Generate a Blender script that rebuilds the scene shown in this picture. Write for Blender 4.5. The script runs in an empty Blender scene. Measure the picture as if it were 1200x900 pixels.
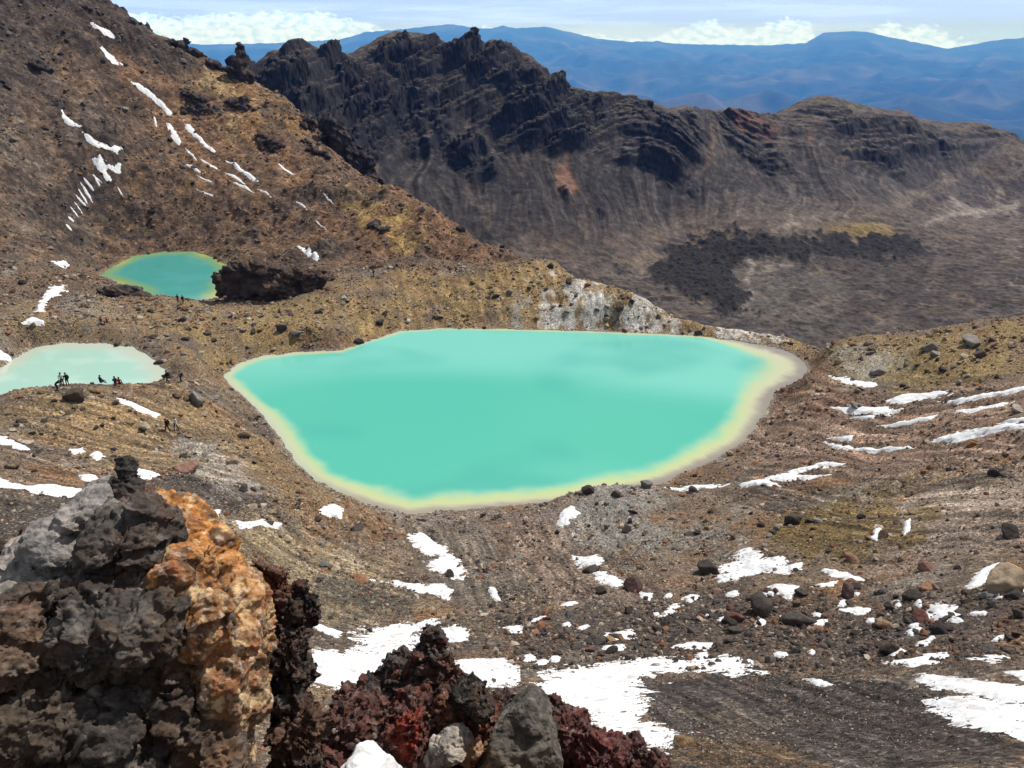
import bpy, bmesh, math, random
import numpy as np
from mathutils import Vector, Matrix
random.seed(7); RNG = np.random.default_rng(11)
C = bpy.context.scene.collection
F32 = np.float32

# ------------------------------------------------------------------ camera frame (eye at the origin, looking along +Y, tilted down)
FPX, PITCH = 900.0, math.atan(405 / 900.0)
SP, CP = math.sin(PITCH), math.cos(PITCH)
def ray(u, v):
    a, b = (u - 600) / FPX, (450 - v) / FPX
    return np.array([a, CP + b * SP, -SP + b * CP])
def P(u, v, r):                       # point seen at (u,v) whose horizontal range is r
    d = ray(u, v); return d * (r / math.hypot(d[0], d[1]))
def Pz(u, v, z):                      # ... whose height is z
    d = ray(u, v); return d * (z / d[2])
def Pd(u, v, d): return ray(u, v) * d # ... at depth d
def az(u, v=300): d = ray(u, v); return math.atan2(d[0], d[1])
def W(u, r, z, v=300):                # azimuth of a column, range and height
    t = az(u, v); return np.array([r * math.sin(t), r * math.cos(t), z])

# ------------------------------------------------------------------ noise
_g = RNG.normal(size=(256, 3)); _g /= np.linalg.norm(_g, axis=1)[:, None]; _g = (_g * 1.5).astype(F32)
_a = np.arange(256) * 2 * math.pi / 256; _g2 = (np.stack([np.cos(_a), np.sin(_a)], 1) * 1.4).astype(F32)
def _mix(n):
    n = (n ^ (n >> np.uint32(15))) * np.uint32(2246822519); n = (n ^ (n >> np.uint32(13))) * np.uint32(3266489917)
    return (n ^ (n >> np.uint32(16)))
def _u(a): return a.astype(np.int64).astype(np.uint32)
def noise2(x, y, seed=0):
    x = np.asarray(x, np.float64); y = np.asarray(y, np.float64)
    ix, iy = np.floor(x), np.floor(y); fx, fy = (x - ix).astype(F32), (y - iy).astype(F32)
    ux, uy = _u(ix) * np.uint32(374761393), _u(iy) * np.uint32(668265263)
    s = np.uint32((seed * 974711 + 12345) & 0xffffffff)
    sx, sy = fx * fx * fx * (fx * (fx * 6 - 15) + 10), fy * fy * fy * (fy * (fy * 6 - 15) + 10)
    out = 0
    for i in (0, 1):
        hx = ux + np.uint32(374761393) if i else ux
        wx = sx if i else 1 - sx
        for j in (0, 1):
            hy = uy + np.uint32(668265263) if j else uy
            g = _g2[(_mix(hx + hy + s) & np.uint32(255)).astype(np.int32)]
            out = out + wx * (sy if j else 1 - sy) * (g[..., 0] * (fx - i) + g[..., 1] * (fy - j))
    return out
def noise3(p, seed=0):
    p = np.asarray(p, np.float64); ip = np.floor(p); f = (p - ip).astype(F32)
    ux, uy, uz = _u(ip[:, 0]) * np.uint32(374761393), _u(ip[:, 1]) * np.uint32(668265263), _u(ip[:, 2]) * np.uint32(1442695041)
    sd = np.uint32((seed * 974711 + 54321) & 0xffffffff)
    s = f * f * f * (f * (f * 6 - 15) + 10); out = 0
    for i in (0, 1):
        hx = ux + np.uint32(374761393) if i else ux
        wx = s[:, 0] if i else 1 - s[:, 0]
        for j in (0, 1):
            hy = hx + (uy + np.uint32(668265263) if j else uy)
            wy = wx * (s[:, 1] if j else 1 - s[:, 1])
            for k in (0, 1):
                h = hy + (uz + np.uint32(1442695041) if k else uz)
                g = _g[(_mix(h + sd) & np.uint32(255)).astype(np.int32)]
                out = out + wy * (s[:, 2] if k else 1 - s[:, 2]) * (g[:, 0] * (f[:, 0] - i) + g[:, 1] * (f[:, 1] - j) + g[:, 2] * (f[:, 2] - k))
    return out
def fbm2(x, y, o=4, seed=0, gain=.5):
    t, a, n = 0, 1.0, 0
    for k in range(o): t = t + a * noise2(x * 2**k + 17 * k, y * 2**k - 9 * k, seed + k); a *= gain
    return t
def fbm3(p, o=4, seed=0, gain=.5, ridged=False):
    t, a = 0, 1.0
    for k in range(o):
        n = noise3(p * 2**k + 13.7 * k, seed + k)
        t = t + a * ((1 - 2 * np.abs(n)) if ridged else n); a *= gain
    return t
def worley3(p, seed=0):
    p = np.asarray(p, np.float64); ip = np.floor(p); f = (p - ip).astype(F32)
    d1 = np.full(len(p), 9., F32); d2 = d1.copy(); cid = np.zeros(len(p), F32)
    for i in (-1, 0, 1):
        for j in (-1, 0, 1):
            for k in (-1, 0, 1):
                h = _mix(_u(ip[:, 0] + i) * np.uint32(374761393) + _u(ip[:, 1] + j) * np.uint32(668265263) + _u(ip[:, 2] + k) * np.uint32(1442695041) + np.uint32(seed * 7919 + 3))
                ox = (h & np.uint32(1023)).astype(F32) / 1023; oy = ((h >> np.uint32(10)) & np.uint32(1023)).astype(F32) / 1023; oz = ((h >> np.uint32(20)) & np.uint32(1023)).astype(F32) / 1023
                d = np.sqrt((f[:, 0] - i - ox)**2 + (f[:, 1] - j - oy)**2 + (f[:, 2] - k - oz)**2)
                n = d < d1; d2 = np.where(n, d1, np.minimum(d2, d)); cid = np.where(n, ox, cid); d1 = np.minimum(d1, d)
    return d1, d2, cid
def sst(a, b, x):
    t = np.clip((x - a) / (b - a), 0, 1); return t * t * (3 - 2 * t)
def sdf(px, py, poly):                # signed distance to a polygon, negative inside
    poly = np.asarray(poly, float); d = np.full(np.shape(px), 1e18); ins = np.zeros(np.shape(px), bool)
    n = len(poly)
    for i in range(n):
        a, b = poly[i], poly[(i + 1) % n]; e = b - a
        wx, wy = px - a[0], py - a[1]
        t = np.clip((wx * e[0] + wy * e[1]) / max(e @ e, 1e-12), 0, 1)
        d = np.minimum(d, (wx - e[0] * t)**2 + (wy - e[1] * t)**2)
        c = (a[1] <= py) != (b[1] <= py)
        if e[1] != 0: ins ^= c & (px < a[0] + (py - a[1]) / e[1] * e[0])
    d = np.sqrt(d); return np.where(ins, -d, d)

# ------------------------------------------------------------------ object helpers
def mesh_np(name, verts, faces, mat, smooth=True, parent=None, attrs=None, col=None):
    me = bpy.data.meshes.new(name); verts = np.asarray(verts, F32); faces = np.asarray(faces, np.int32)
    n, k = faces.shape
    me.vertices.add(len(verts)); me.vertices.foreach_set('co', verts.ravel())
    me.loops.add(n * k); me.loops.foreach_set('vertex_index', faces.ravel())
    me.polygons.add(n); me.polygons.foreach_set('loop_start', np.arange(0, n * k, k, dtype=np.int32))
    me.polygons.foreach_set('loop_total', np.full(n, k, np.int32))
    me.polygons.foreach_set('use_smooth', np.full(n, smooth))
    if col is not None: set_col(me, col)
    me.update(calc_edges=True); me.validate()
    if mat: me.materials.append(mat)
    o = bpy.data.objects.new(name, me); C.objects.link(o)
    if parent: o.parent = parent
    return o
def set_col(me, col):
    at = me.attributes.new('albedo', 'FLOAT_COLOR', 'POINT')
    c = np.ones((len(col), 4), F32); c[:, :3] = np.clip(col, .004, .92); at.data.foreach_set('color', c.ravel())
def tag(o, label, cat, group=None, kind=None):
    o['label'] = label; o['category'] = cat
    if group: o['group'] = group
    if kind: o['kind'] = kind
    return o
def grid_faces(ni, nj):
    i = np.arange(ni - 1)[:, None] * nj + np.arange(nj - 1)[None, :]
    return np.stack([i, i + 1, i + nj + 1, i + nj], -1).reshape(-1, 4)

def mat_attr(name, rough=.95, spec=.15, nscale=3., namt=.5, bump=.04, bscale=9., bdetail=6., strength=.7, objcol=False, ior=1.45, cdetail=8):
    m = bpy.data.materials.new(name); m.use_nodes = True; t = m.node_tree; N, L = t.nodes, t.links
    b = N['Principled BSDF']; b.inputs['Roughness'].default_value = rough; b.inputs['Specular IOR Level'].default_value = spec; b.inputs['IOR'].default_value = ior
    tc = N.new('ShaderNodeTexCoord')
    if objcol: a = N.new('ShaderNodeObjectInfo'); src = a.outputs['Color']
    else: a = N.new('ShaderNodeAttribute'); a.attribute_name = 'albedo'; src = a.outputs['Color']
    n1 = N.new('ShaderNodeTexNoise'); n1.inputs['Scale'].default_value = nscale; n1.inputs['Detail'].default_value = cdetail; n1.inputs['Roughness'].default_value = .7
    L.new(tc.outputs['Object'], n1.inputs['Vector'])
    mr = N.new('ShaderNodeMapRange'); mr.inputs['From Min'].default_value = .3; mr.inputs['From Max'].default_value = .7
    mr.inputs['To Min'].default_value = 1 - namt; mr.inputs['To Max'].default_value = 1 + namt
    L.new(n1.outputs['Fac'], mr.inputs['Value'])
    mx = N.new('ShaderNodeMix'); mx.data_type = 'RGBA'; mx.blend_type = 'MULTIPLY'; mx.inputs[0].default_value = 1
    L.new(src, mx.inputs[6]); L.new(mr.outputs['Result'], mx.inputs[7]); L.new(mx.outputs[2], b.inputs['Base Color'])
    n2 = N.new('ShaderNodeTexNoise'); n2.inputs['Scale'].default_value = bscale; n2.inputs['Detail'].default_value = bdetail; n2.inputs['Roughness'].default_value = .65
    L.new(tc.outputs['Object'], n2.inputs['Vector'])
    bp = N.new('ShaderNodeBump'); bp.inputs['Strength'].default_value = strength; bp.inputs['Distance'].default_value = bump
    L.new(n2.outputs['Fac'], bp.inputs['Height']); L.new(bp.outputs['Normal'], b.inputs['Normal'])
    return m
def speckle(m, scales, lo, hi):
    t = m.node_tree; N, L = t.nodes, t.links; b = N['Principled BSDF']; src = b.inputs['Base Color'].links[0].from_socket
    tc = N.new('ShaderNodeTexCoord')
    for sc_ in scales:
        v = N.new('ShaderNodeTexVoronoi'); v.inputs['Scale'].default_value = sc_; L.new(tc.outputs['Object'], v.inputs['Vector'])
        sp = N.new('ShaderNodeSeparateColor'); L.new(v.outputs['Color'], sp.inputs[0])
        r = N.new('ShaderNodeValToRGB'); e = r.color_ramp.elements; e[0].color = (lo, lo, lo, 1); e[1].color = (hi, hi * .97, hi * .93, 1); e[0].position = 0; e[1].position = 1
        q = r.color_ramp.elements.new(.45); q.color = (.92, .92, .92, 1); q = r.color_ramp.elements.new(.82); q.color = (1.18, 1.16, 1.14, 1)
        L.new(sp.outputs[0], r.inputs[0]); mx = N.new('ShaderNodeMix'); mx.data_type = 'RGBA'; mx.blend_type = 'MULTIPLY'; mx.inputs[0].default_value = 1
        L.new(src, mx.inputs[6]); L.new(r.outputs[0], mx.inputs[7]); src = mx.outputs[2]
    L.new(src, b.inputs['Base Color'])
def mat_plain(name, col, rough=.8, spec=.3):
    m = bpy.data.materials.new(name); m.use_nodes = True; N, L = m.node_tree.nodes, m.node_tree.links
    b = N['Principled BSDF']; b.inputs['Roughness'].default_value = rough; b.inputs['Specular IOR Level'].default_value = spec
    n = N.new('ShaderNodeTexNoise'); n.inputs['Scale'].default_value = 14
    mx = N.new('ShaderNodeMix'); mx.data_type = 'RGBA'; mx.blend_type = 'MULTIPLY'; mx.inputs[0].default_value = .35
    mx.inputs[6].default_value = (*col, 1); L.new(n.outputs['Fac'], mx.inputs[7]); L.new(mx.outputs[2], b.inputs['Base Color'])
    return m

# ------------------------------------------------------------------ terrain: control points of the land form
Z1, Z2, Z3, ZF = -48.0, -43.0, -50.0, -130.0          # big lake, near pond, far lake, crater floor
cp = []
def A(*pts):
    for q in pts: cp.append(P(*q))
def AW(*pts):
    for q in pts: cp.append(W(*q))
# steep brow under the viewpoint
for th in np.radians([-180, -120, -75, -45, -20, 0, 20, 45, 75, 120, 180]):
    front = abs(th) < 1.0
    for r, z in ((.7, -1.62), (1.1, -1.75 if front else -1.65), (3, -4.6 if front else -1.9), (6, -8.6 if front else -2.5)):
        cp.append(np.array([r * math.sin(th), r * math.cos(th), z]))
A((0, 900, 12), (150, 900, 12.5), (300, 900, 13), (500, 900, 13), (700, 900, 13), (900, 900, 13), (1050, 900, 13), (1200, 900, 12))
A((0, 800, 19), (200, 800, 22), (400, 820, 22), (550, 810, 23), (700, 840, 19), (700, 770, 28), (560, 760, 29), (850, 850, 18), (850, 770, 27.5), (1050, 850, 18), (1050, 780, 26.5), (1200, 850, 17), (1200, 780, 25))
A((0, 700, 33), (200, 700, 36), (400, 740, 34), (430, 690, 44), (560, 690, 43), (700, 690, 43), (560, 640, 56), (640, 640, 57), (760, 655, 50), (850, 690, 41), (950, 690, 40), (1050, 720, 35), (1050, 660, 46), (1200, 700, 35), (1200, 640, 46))
A((0, 640, 44), (0, 590, 54), (100, 590, 55), (0, 560, 61), (0, 520, 72), (0, 478, 86), (100, 560, 62), (100, 520, 74), (150, 620, 50), (250, 620, 53), (250, 560, 66), (200, 520, 78), (197, 503, 84), (300, 560, 68), (300, 600, 58), (350, 600, 60), (350, 650, 51), (400, 640, 54), (260, 500, 88), (300, 510, 82), (400, 600, 63), (480, 640, 56), (700, 572, 72), (740, 572, 74), (690, 600, 65), (720, 620, 59), (800, 600, 64), (880, 600, 63))
A((1050, 600, 62), (1050, 540, 77), (1050, 490, 93), (1050, 450, 106), (960, 540, 79), (960, 470, 101), (960, 600, 63), (880, 560, 74), (1200, 600, 53), (1200, 560, 62), (1200, 500, 78), (1200, 450, 93), (1200, 410, 108), (1200, 374, 124))
# mound with the hikers, pond banks
A((0, 464, 93), (75, 453, 95), (130, 452, 95), (195, 448, 97), (230, 450, 100), (230, 420, 113), (210, 405, 122))
cp += [W(-60, 102, Z2 - .6, 440), W(70, 104, Z2 - .6, 440), W(150, 104, Z2 - .4, 440)]
A((0, 400, 125), (0, 375, 138), (60, 392, 128), (120, 395, 126), (180, 395, 126), (60, 370, 139), (120, 375, 138), (190, 372, 140), (260, 390, 131), (260, 365, 143), (213, 356, 148), (160, 358, 149), (290, 355, 149), (340, 358, 143), (330, 400, 124), (400, 400, 124), (380, 345, 145), (420, 335, 146), (400, 370, 134))
# crest behind the big lake
A((500, 321, 158), (585, 309, 155), (640, 312, 153), (700, 330, 147), (760, 350, 140), (830, 373, 132), (900, 397, 124), (945, 407, 125), (1000, 397, 124), (1100, 385, 125))
A((470, 352, 143), (560, 345, 141), (650, 350, 139), (720, 368, 132))
cp += [W(520, 178, -52), W(600, 172, -53), W(700, 164, -56), W(800, 150, -59), W(900, 138, -60), W(1000, 136, -50), W(1100, 138, -46), W(1200, 142, -44)]
cp += [W(700, 185, -70), W(800, 175, -80), W(900, 175, -88), W(1050, 180, -82), W(1200, 185, -72)]
cp += [W(700, 250, -108), W(800, 240, -122), W(950, 250, -127), W(1100, 260, -122), W(1200, 260, -116), W(680, 330, -124)]
for u in (720, 850, 980, 1100, 1200):
    for r in (330, 430): cp.append(W(u, r, ZF))
cp += [W(1000, 560, ZF), W(1100, 560, ZF), W(1200, 560, ZF), W(1100, 700, ZF), W(1200, 700, ZF), W(1200, 840, ZF + 3), W(870, 500, ZF)]
# lake shores
for u, v in ((265, 441), (300, 420), (400, 411), (470, 389), (600, 387), (760, 392), (870, 402), (938, 422), (893, 485), (830, 540), (720, 576), (600, 592), (475, 600), (405, 580), (345, 537), (300, 478)):
    cp.append(Pz(u, v, Z1))
cp += [Pz(500, 480, Z1 - 2.5), Pz(700, 480, Z1 - 2.5), Pz(600, 430, Z1 - 2.5), Pz(600, 540, Z1 - 2.5), Pz(400, 480, Z1 - 2), Pz(800, 450, Z1 - 2)]
for u, v in ((120, 322), (150, 302), (225, 296), (262, 315), (190, 345), (190, 320)): cp.append(Pz(u, v, Z3 - .5))
for u, v in ((80, 420), (150, 430), (20, 440)): cp.append(Pz(u, v, Z2 - .8))
# left mountain and its spur
A((0, 345, 153), (60, 345, 155), (90, 330, 164), (0, 290, 184), (0, 200, 214), (0, 100, 246), (0, 10, 277), (60, 290, 190), (100, 200, 228), (100, 100, 259), (100, 20, 285), (190, 285, 205), (200, 230, 226), (200, 150, 254), (200, 80, 278), (290, 300, 192), (300, 230, 224), (300, 160, 252), (300, 105, 280), (400, 290, 186), (400, 240, 214), (500, 300, 170), (480, 270, 192), (560, 290, 176), (360, 320, 168), (330, 345, 152))
sk = [(0, -60, 300), (60, -25, 298), (110, 4, 296), (150, 21, 296), (190, 42, 296), (215, 53, 296), (250, 72, 296), (290, 96, 292), (330, 115, 284), (365, 145, 274), (400, 187, 260), (440, 217, 244), (490, 240, 226), (540, 262, 206), (600, 288, 184), (645, 305, 166)]
A(*sk)
for u, v, r in sk:
    q = P(u, v, r); k = 1.16; s = max(.22, (u - 250) / 400 if u > 250 else .22)
    cp.append(np.array([q[0] * k, q[1] * k, q[2] - .16 * r * (.55 + s * .3)]))
    k = 1.42; cp.append(np.array([q[0] * k, q[1] * k, max(ZF + 5, q[2] - .42 * r * .62)]))
# dark ridge: foot, mid slope, crest, far side
A((640, 250, 505), (560, 200, 540), (600, 150, 590), (700, 285, 490), (700, 200, 560), (800, 262, 553), (800, 195, 595), (900, 262, 548), (900, 195, 640), (975, 180, 690), (1040, 252, 628), (1060, 190, 760), (1120, 212, 805), (520, 130, 600), (420, 150, 560), (400, 100, 575), (340, 110, 540), (460, 90, 620))
cp += [W(500, 440, -126), W(600, 440, -128), W(400, 430, -110), W(300, 420, -85), W(200, 420, -40), W(100, 430, -10), W(0, 430, 5)]
ridge = [(285, 88, 575), (300, 72, 580), (318, 56, 585), (340, 47, 590), (380, 56, 600), (430, 46, 640), (470, 33, 665), (495, 34, 670), (522, 47, 675), (590, 45, 685), (620, 63, 680), (650, 90, 670), (700, 106, 665), (760, 119, 672), (800, 124, 680), (850, 126, 710), (880, 131, 730), (905, 129, 750), (940, 117, 765), (975, 108, 775), (1010, 121, 800), (1060, 131, 850), (1100, 140, 890), (1160, 143, 930), (1180, 156, 950), (1200, 173, 975), (1240, 185, 1000)]
A(*ridge)
for u, v, r in ridge[::2]:
    q = P(u, v, r)
    cp.append(np.array([q[0] * 1.09, q[1] * 1.09, q[2] - 28])); cp.append(np.array([q[0] * 1.35, q[1] * 1.35, min(-150, q[2] - 120)])); cp.append(np.array([q[0] * 1500 / r, q[1] * 1500 / r, -420]))
for r, z in ((20, -3.5), (60, -9), (150, -16), (400, -40), (900, -160), (1500, -420)):
    for th in (-3.14159, -2.2, 2.2, 3.14159): cp.append(np.array([r * math.sin(th), r * math.cos(th), z]))
for th, L_ in ((-1.25, ((12, -10), (30, -20), (60, -26), (100, -30), (160, -25), (230, -5), (330, 5), (600, -80), (1500, -420))), (-.85, ((12, -12), (40, -28), (90, -38), (130, -42), (190, -36), (260, -8), (330, 15), (600, -80), (1500, -420))),
               (1.25, ((12, -9), (30, -16), (60, -21), (110, -26), (200, -40), (400, -90), (700, -130), (1500, -420))), (.85, ((12, -11), (30, -21), (60, -29), (110, -35), (170, -52), (260, -108), (500, -130), (1000, -150), (1500, -420)))):
    for r, z in L_: cp.append(np.array([r * math.sin(th), r * math.cos(th), z]))
cp = np.array(cp)
def lp(x, y):
    r = np.maximum(np.hypot(x, y), .3); return np.arctan2(x, y), np.log(r)
ct, cl = lp(cp[:, 0], cp[:, 1]); cv = cp[:, 2] / np.exp(cl)
def tpsk(d2): return .5 * d2 * np.log(d2 + 1e-9)
def tps_fit(t, l, v, lam=2e-4):
    n = len(t); d2 = (t[:, None] - t)**2 + (l[:, None] - l)**2
    K = np.zeros((n + 3, n + 3)); K[:n, :n] = tpsk(d2) + lam * np.eye(n)
    Q = np.stack([np.ones(n), t, l], 1); K[:n, n:] = Q; K[n:, :n] = Q.T
    return np.linalg.solve(K, np.r_[v, 0, 0, 0])
wts = tps_fit(ct, cl, cv)
def tps_eval(t, l):
    out = wts[-3] + wts[-2] * t + wts[-1] * l
    for i in range(len(ct)): out = out + wts[i] * tpsk((t - ct[i])**2 + (l - cl[i])**2)
    return out
HALF = .80
TH = np.concatenate([np.linspace(-math.pi, -HALF - .02, 70), np.linspace(-HALF, HALF, 1340), np.linspace(HALF + .02, math.pi, 70)])
def seg(a, b, n): return np.linspace(math.log(a), math.log(b), n, endpoint=False)
LR = np.concatenate([seg(.5, 8, 24), seg(8, 130, 600), seg(130, 320, 380), seg(320, 450, 230), seg(450, 1000, 620), seg(1000, 1500, 14), [math.log(1500)]])
NT, NR = len(TH), len(LR)
ctg, clg = np.concatenate([np.linspace(-math.pi, -.75, 40)[:-1], np.linspace(-.75, .75, 280), np.linspace(.75, math.pi, 40)[1:]]), np.linspace(math.log(.5), math.log(1500), 420)
coarse = tps_eval(*[a.astype(np.float64) for a in np.meshgrid(ctg, clg, indexing='ij')])
def bil(gt, gl, val, t, l):
    i = np.clip(np.searchsorted(gt, t) - 1, 0, len(gt) - 2); j = np.clip(np.searchsorted(gl, l) - 1, 0, len(gl) - 2)
    a = np.clip((t - gt[i]) / (gt[i + 1] - gt[i]), 0, 1); b = np.clip((l - gl[j]) / (gl[j + 1] - gl[j]), 0, 1)
    return (val[i, j] * (1 - a) + val[i + 1, j] * a) * (1 - b) + (val[i, j + 1] * (1 - a) + val[i + 1, j + 1] * a) * b
T, L_ = np.meshgrid(TH, LR, indexing='ij'); R = np.exp(L_)
X, Y = R * np.sin(T), R * np.cos(T)
Zt = bil(ctg, clg, coarse, T, L_) * R

# --- lake outlines in plan
def polyz(pts, z): return np.array([Pz(u, v, z)[:2] for u, v in pts])
LAKE1 = polyz([(262, 442), (280, 426), (305, 418), (350, 413), (400, 411), (432, 400), (470, 388), (520, 385), (600, 386), (680, 388), (760, 391), (820, 394), (870, 401), (910, 408), (936, 418), (947, 431), (940, 443), (908, 458), (896, 485), (872, 516), (832, 541), (780, 563), (720, 577), (660, 587), (600, 592), (540, 597), (478, 601), (440, 592), (405, 580), (370, 562), (345, 537), (325, 507), (300, 477), (276, 457)], Z1)
LAKE2 = polyz([(-60, 440), (-10, 437), (12, 424), (40, 408), (75, 402), (120, 403), (155, 407), (180, 420), (196, 440), (190, 454), (130, 470), (50, 474), (-40, 474)], Z2)
LAKE3 = polyz([(115, 323), (135, 311), (158, 300), (190, 296), (228, 295), (252, 303), (270, 314), (262, 330), (255, 345), (250, 362), (180, 362), (165, 340), (140, 332)], Z3)
SD = []
for poly, zl, soft in ((LAKE1, Z1, 5.), (LAKE2, Z2, 4.), (LAKE3, Z3, 5.)):
    c = poly.mean(0); near = np.hypot(X - c[0], Y - c[1]) < 110
    s = np.full(X.shape, 99.); s[near] = sdf(X[near], Y[near], poly)
    w = s + .35 * noise2(X / 2.2, Y / 2.2, 91) * (np.abs(s) < 20); SD.append(w)
    inside = np.maximum(zl - .35 - np.minimum(3, -w * .22), -999)
    k = sst(0, soft, w)
    Zt = np.where(w < 0, np.where(w < 0, inside, Zt), np.where(w < soft, (zl + .04 + w * .16) * (1 - k) + np.maximum(Zt, zl + .3) * k, Zt))
def mound(u, v, r, h, s, sy=None):
    global Zt
    q = P(u, v, r); d2 = ((X - q[0]) / s)**2 + ((Y - q[1]) / (sy or s))**2; Zt = Zt + h * np.exp(-.5 * d2) * sst(.5, 4, np.minimum(np.minimum(SD[0], SD[1]), SD[2]))
mound(712, 590, 67, .9, 5, 4); mound(590, 640, 57, -.8, 3, 5); mound(800, 640, 54, -.7, 4, 3); mound(930, 620, 57, .7, 6, 4); mound(840, 650, 50, -.6, 3, 2); mound(300, 640, 50, .4, 5, 3); mound(520, 640, 57, -.5, 3, 5)
LAKED = np.minimum(np.minimum(SD[0], SD[1]), SD[2]); shoreK = sst(.2, 5, LAKED)

# --- region functions of azimuth
def fcol(us, vs, rs):
    t = np.array([az(u, v) for u, v in zip(us, vs)]); o = np.argsort(t); return lambda th: np.interp(th, t[o], np.array(rs, float)[o])
foot = fcol([250, 400, 560, 640, 700, 760, 800, 900, 1040, 1120, 1200], [100, 120, 200, 255, 290, 285, 265, 262, 252, 212, 190], [470, 450, 455, 480, 480, 515, 548, 548, 630, 805, 900])(T)
cres = fcol([q[0] for q in ridge], [q[1] for q in ridge], [q[2] for q in ridge])(T)
spur = fcol([q[0] for q in sk], [q[1] for q in sk], [q[2] for q in sk])(T)
mfoot = fcol([-60, 0, 60, 110, 190, 270, 330, 400, 500, 600, 650, 700], [330, 330, 320, 300, 288, 310, 325, 310, 310, 300, 305, 300], [165, 168, 172, 196, 206, 186, 166, 160, 157, 160, 162, 164])(T)
t_end = az(665, 303)
Wm = sst(0, 14, R - mfoot) * (1 - sst(spur * 1.2, spur * 1.45, R)) * (1 - sst(t_end - .02, t_end + .01, T))
Wr = sst(-25, 25, R - foot)
crestN = fcol([500, 585, 700, 830, 900, 945, 1000, 1200], [320, 309, 330, 373, 397, 407, 397, 374], [158, 155, 147, 132, 124, 125, 124, 124])(T)
Wf = sst(0, 60, R - crestN - 10) * (1 - Wm) * (1 - Wr)
Wn = np.clip(1 - Wm - Wr - Wf, 0, 1)
hfrac = np.clip((R - foot) / (cres - foot), 0, 1.3)

# --- relief
cell = np.maximum(R * .0012, np.gradient(R, axis=1) * .8)
def relief(lam0, octs, amp, seed, gain=.5, ridged=False, sx=1., sy=1.):
    z = np.zeros_like(R)
    for k in range(octs):
        lam = lam0 / 2**k; wgt = sst(1.6, 3.2, lam / cell)
        if wgt.max() <= 0: break
        n = noise2(X / lam / sx + 3.1 * k, Y / lam / sy + 7.7 * k, seed + k)
        if ridged: n = .5 - 2 * np.abs(n)
        z += wgt * amp * lam0 * gain**k * n
    return z
nearA = np.minimum(1, (R / 40))
Zt += relief(14, 8, .055, 20, .54) * Wn * nearA * shoreK
Zt += relief(5, 6, .045, 120, .55, True) * Wn * nearA * shoreK * (.4 + 1.2 * sst(0, .5, noise2(X / 16, Y / 16, 5)))
Zt += (relief(30, 8, .055, 40, .52) + relief(22, 7, .06, 140, .55, True)) * Wm * sst(0, 25, R - mfoot) * shoreK
# rocky ribs on the mountain
rib = sst(.12, .5, fbm2(X / 26, Y / 34, 3, 61)) * Wm
Zt += rib * (1.8 * np.abs(noise2(X / 6, Y / 6, 63)) + 1.1 * np.abs(noise2(X / 2.6, Y / 2.6, 64)) + .6)
Zt += relief(40, 7, .028, 70, .6) * Wf + relief(12, 5, .085, 75, .55, True) * Wf
# dark ridge: gullies run down the fall line, hard beds stand out as cliffs
cc = T * 690 + 10 * noise2(R / 60, T * 6, 80)
on = Wr * sst(.0, .12, hfrac) * (1 - .6 * sst(.95, 1.1, hfrac)) * (1 - sst(1.1, 1.3, hfrac))
cw = cc + 16 * noise2(cc / 70, R / 80, 181) + 5 * noise2(cc / 22, R / 30, 182) + (R - foot) * .22 * noise2(cc / 160, R / 900, 183)
gl = np.abs(noise2(cw / 48, R / 190, 81)) * 8 + np.abs(noise2(cw / 21, R / 110, 82)) * 3 + (np.abs(noise2(cw / 8, R / 50, 83)) * .9 + np.abs(noise2(cw / 3.2, R / 24, 84)) * .45) * sst(.7, .4, hfrac)
Zt += on * (gl - 5) * sst(.02, .35, hfrac)
uleft = 1 - sst(az(700, 150), az(900, 150), T)
cliffK = (.42 + .58 * uleft) * on * sst(.36, .55, hfrac + .28 * fbm2(cc / 60, R / 60, 3, 86)) * (.35 + .65 * sst(-.25, .25, fbm2(cc / 55, R / 40, 3, 89))) * (1 - sst(.80 + .1 * uleft, .92 + .08 * uleft, hfrac))
DIP = .46 * uleft - .04
strat = (Zt - DIP * cc + 6 * fbm2(cc / 60, R / 60, 3, 87)) / 21
fr = strat - np.floor(strat); saw = sst(0, .3, fr) - fr
strat2 = (Zt - DIP * cc + 3 * fbm2(cc / 25, R / 25, 2, 88)) / 7.3; fr2 = strat2 - np.floor(strat2); saw2 = sst(0, .3, fr2) - fr2
Zt += cliffK * (saw * 17 + saw2 * 5.0)
Zt += relief(8, 4, .09, 130, .55) * Wr * (1 - sst(1.02, 1.2, hfrac))
# craggy skyline
Zt += (.8 * noise2(cc / 26, R / 40, 96) + .6 * np.abs(noise2(cc / 8, R / 12, 97)) - .3) * np.exp(-((hfrac - 1) / .05)**2) * Wr * (.1 + .9 * uleft)
# ---------------------------------------------------------------- ray / height queries on the finished sheet
TE = Zt / R
def G(x, y):
    t, l = lp(np.asarray(x, float), np.asarray(y, float)); return bil(TH, LR, Zt, t, l)
def hit(u, v, rmin=7.0):
    d = ray(u, v); t = math.atan2(d[0], d[1]); e = d[2] / math.hypot(d[0], d[1])
    i = int(np.clip(np.searchsorted(TH, t) - 1, 0, NT - 2)); a = (t - TH[i]) / (TH[i + 1] - TH[i])
    col = TE[i] * (1 - a) + TE[i + 1] * a
    j0 = int(np.searchsorted(LR, math.log(rmin))); k = np.nonzero(col[j0:] >= e)[0]
    if len(k) == 0: return None
    j = j0 + k[0]
    if j > j0: f = (e - col[j - 1]) / max(col[j] - col[j - 1], 1e-9); l = LR[j - 1] + np.clip(f, 0, 1) * (LR[j] - LR[j - 1])
    else: l = LR[j]
    r = math.exp(l); return np.array([r * math.sin(t), r * math.cos(t), e * r])
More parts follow.
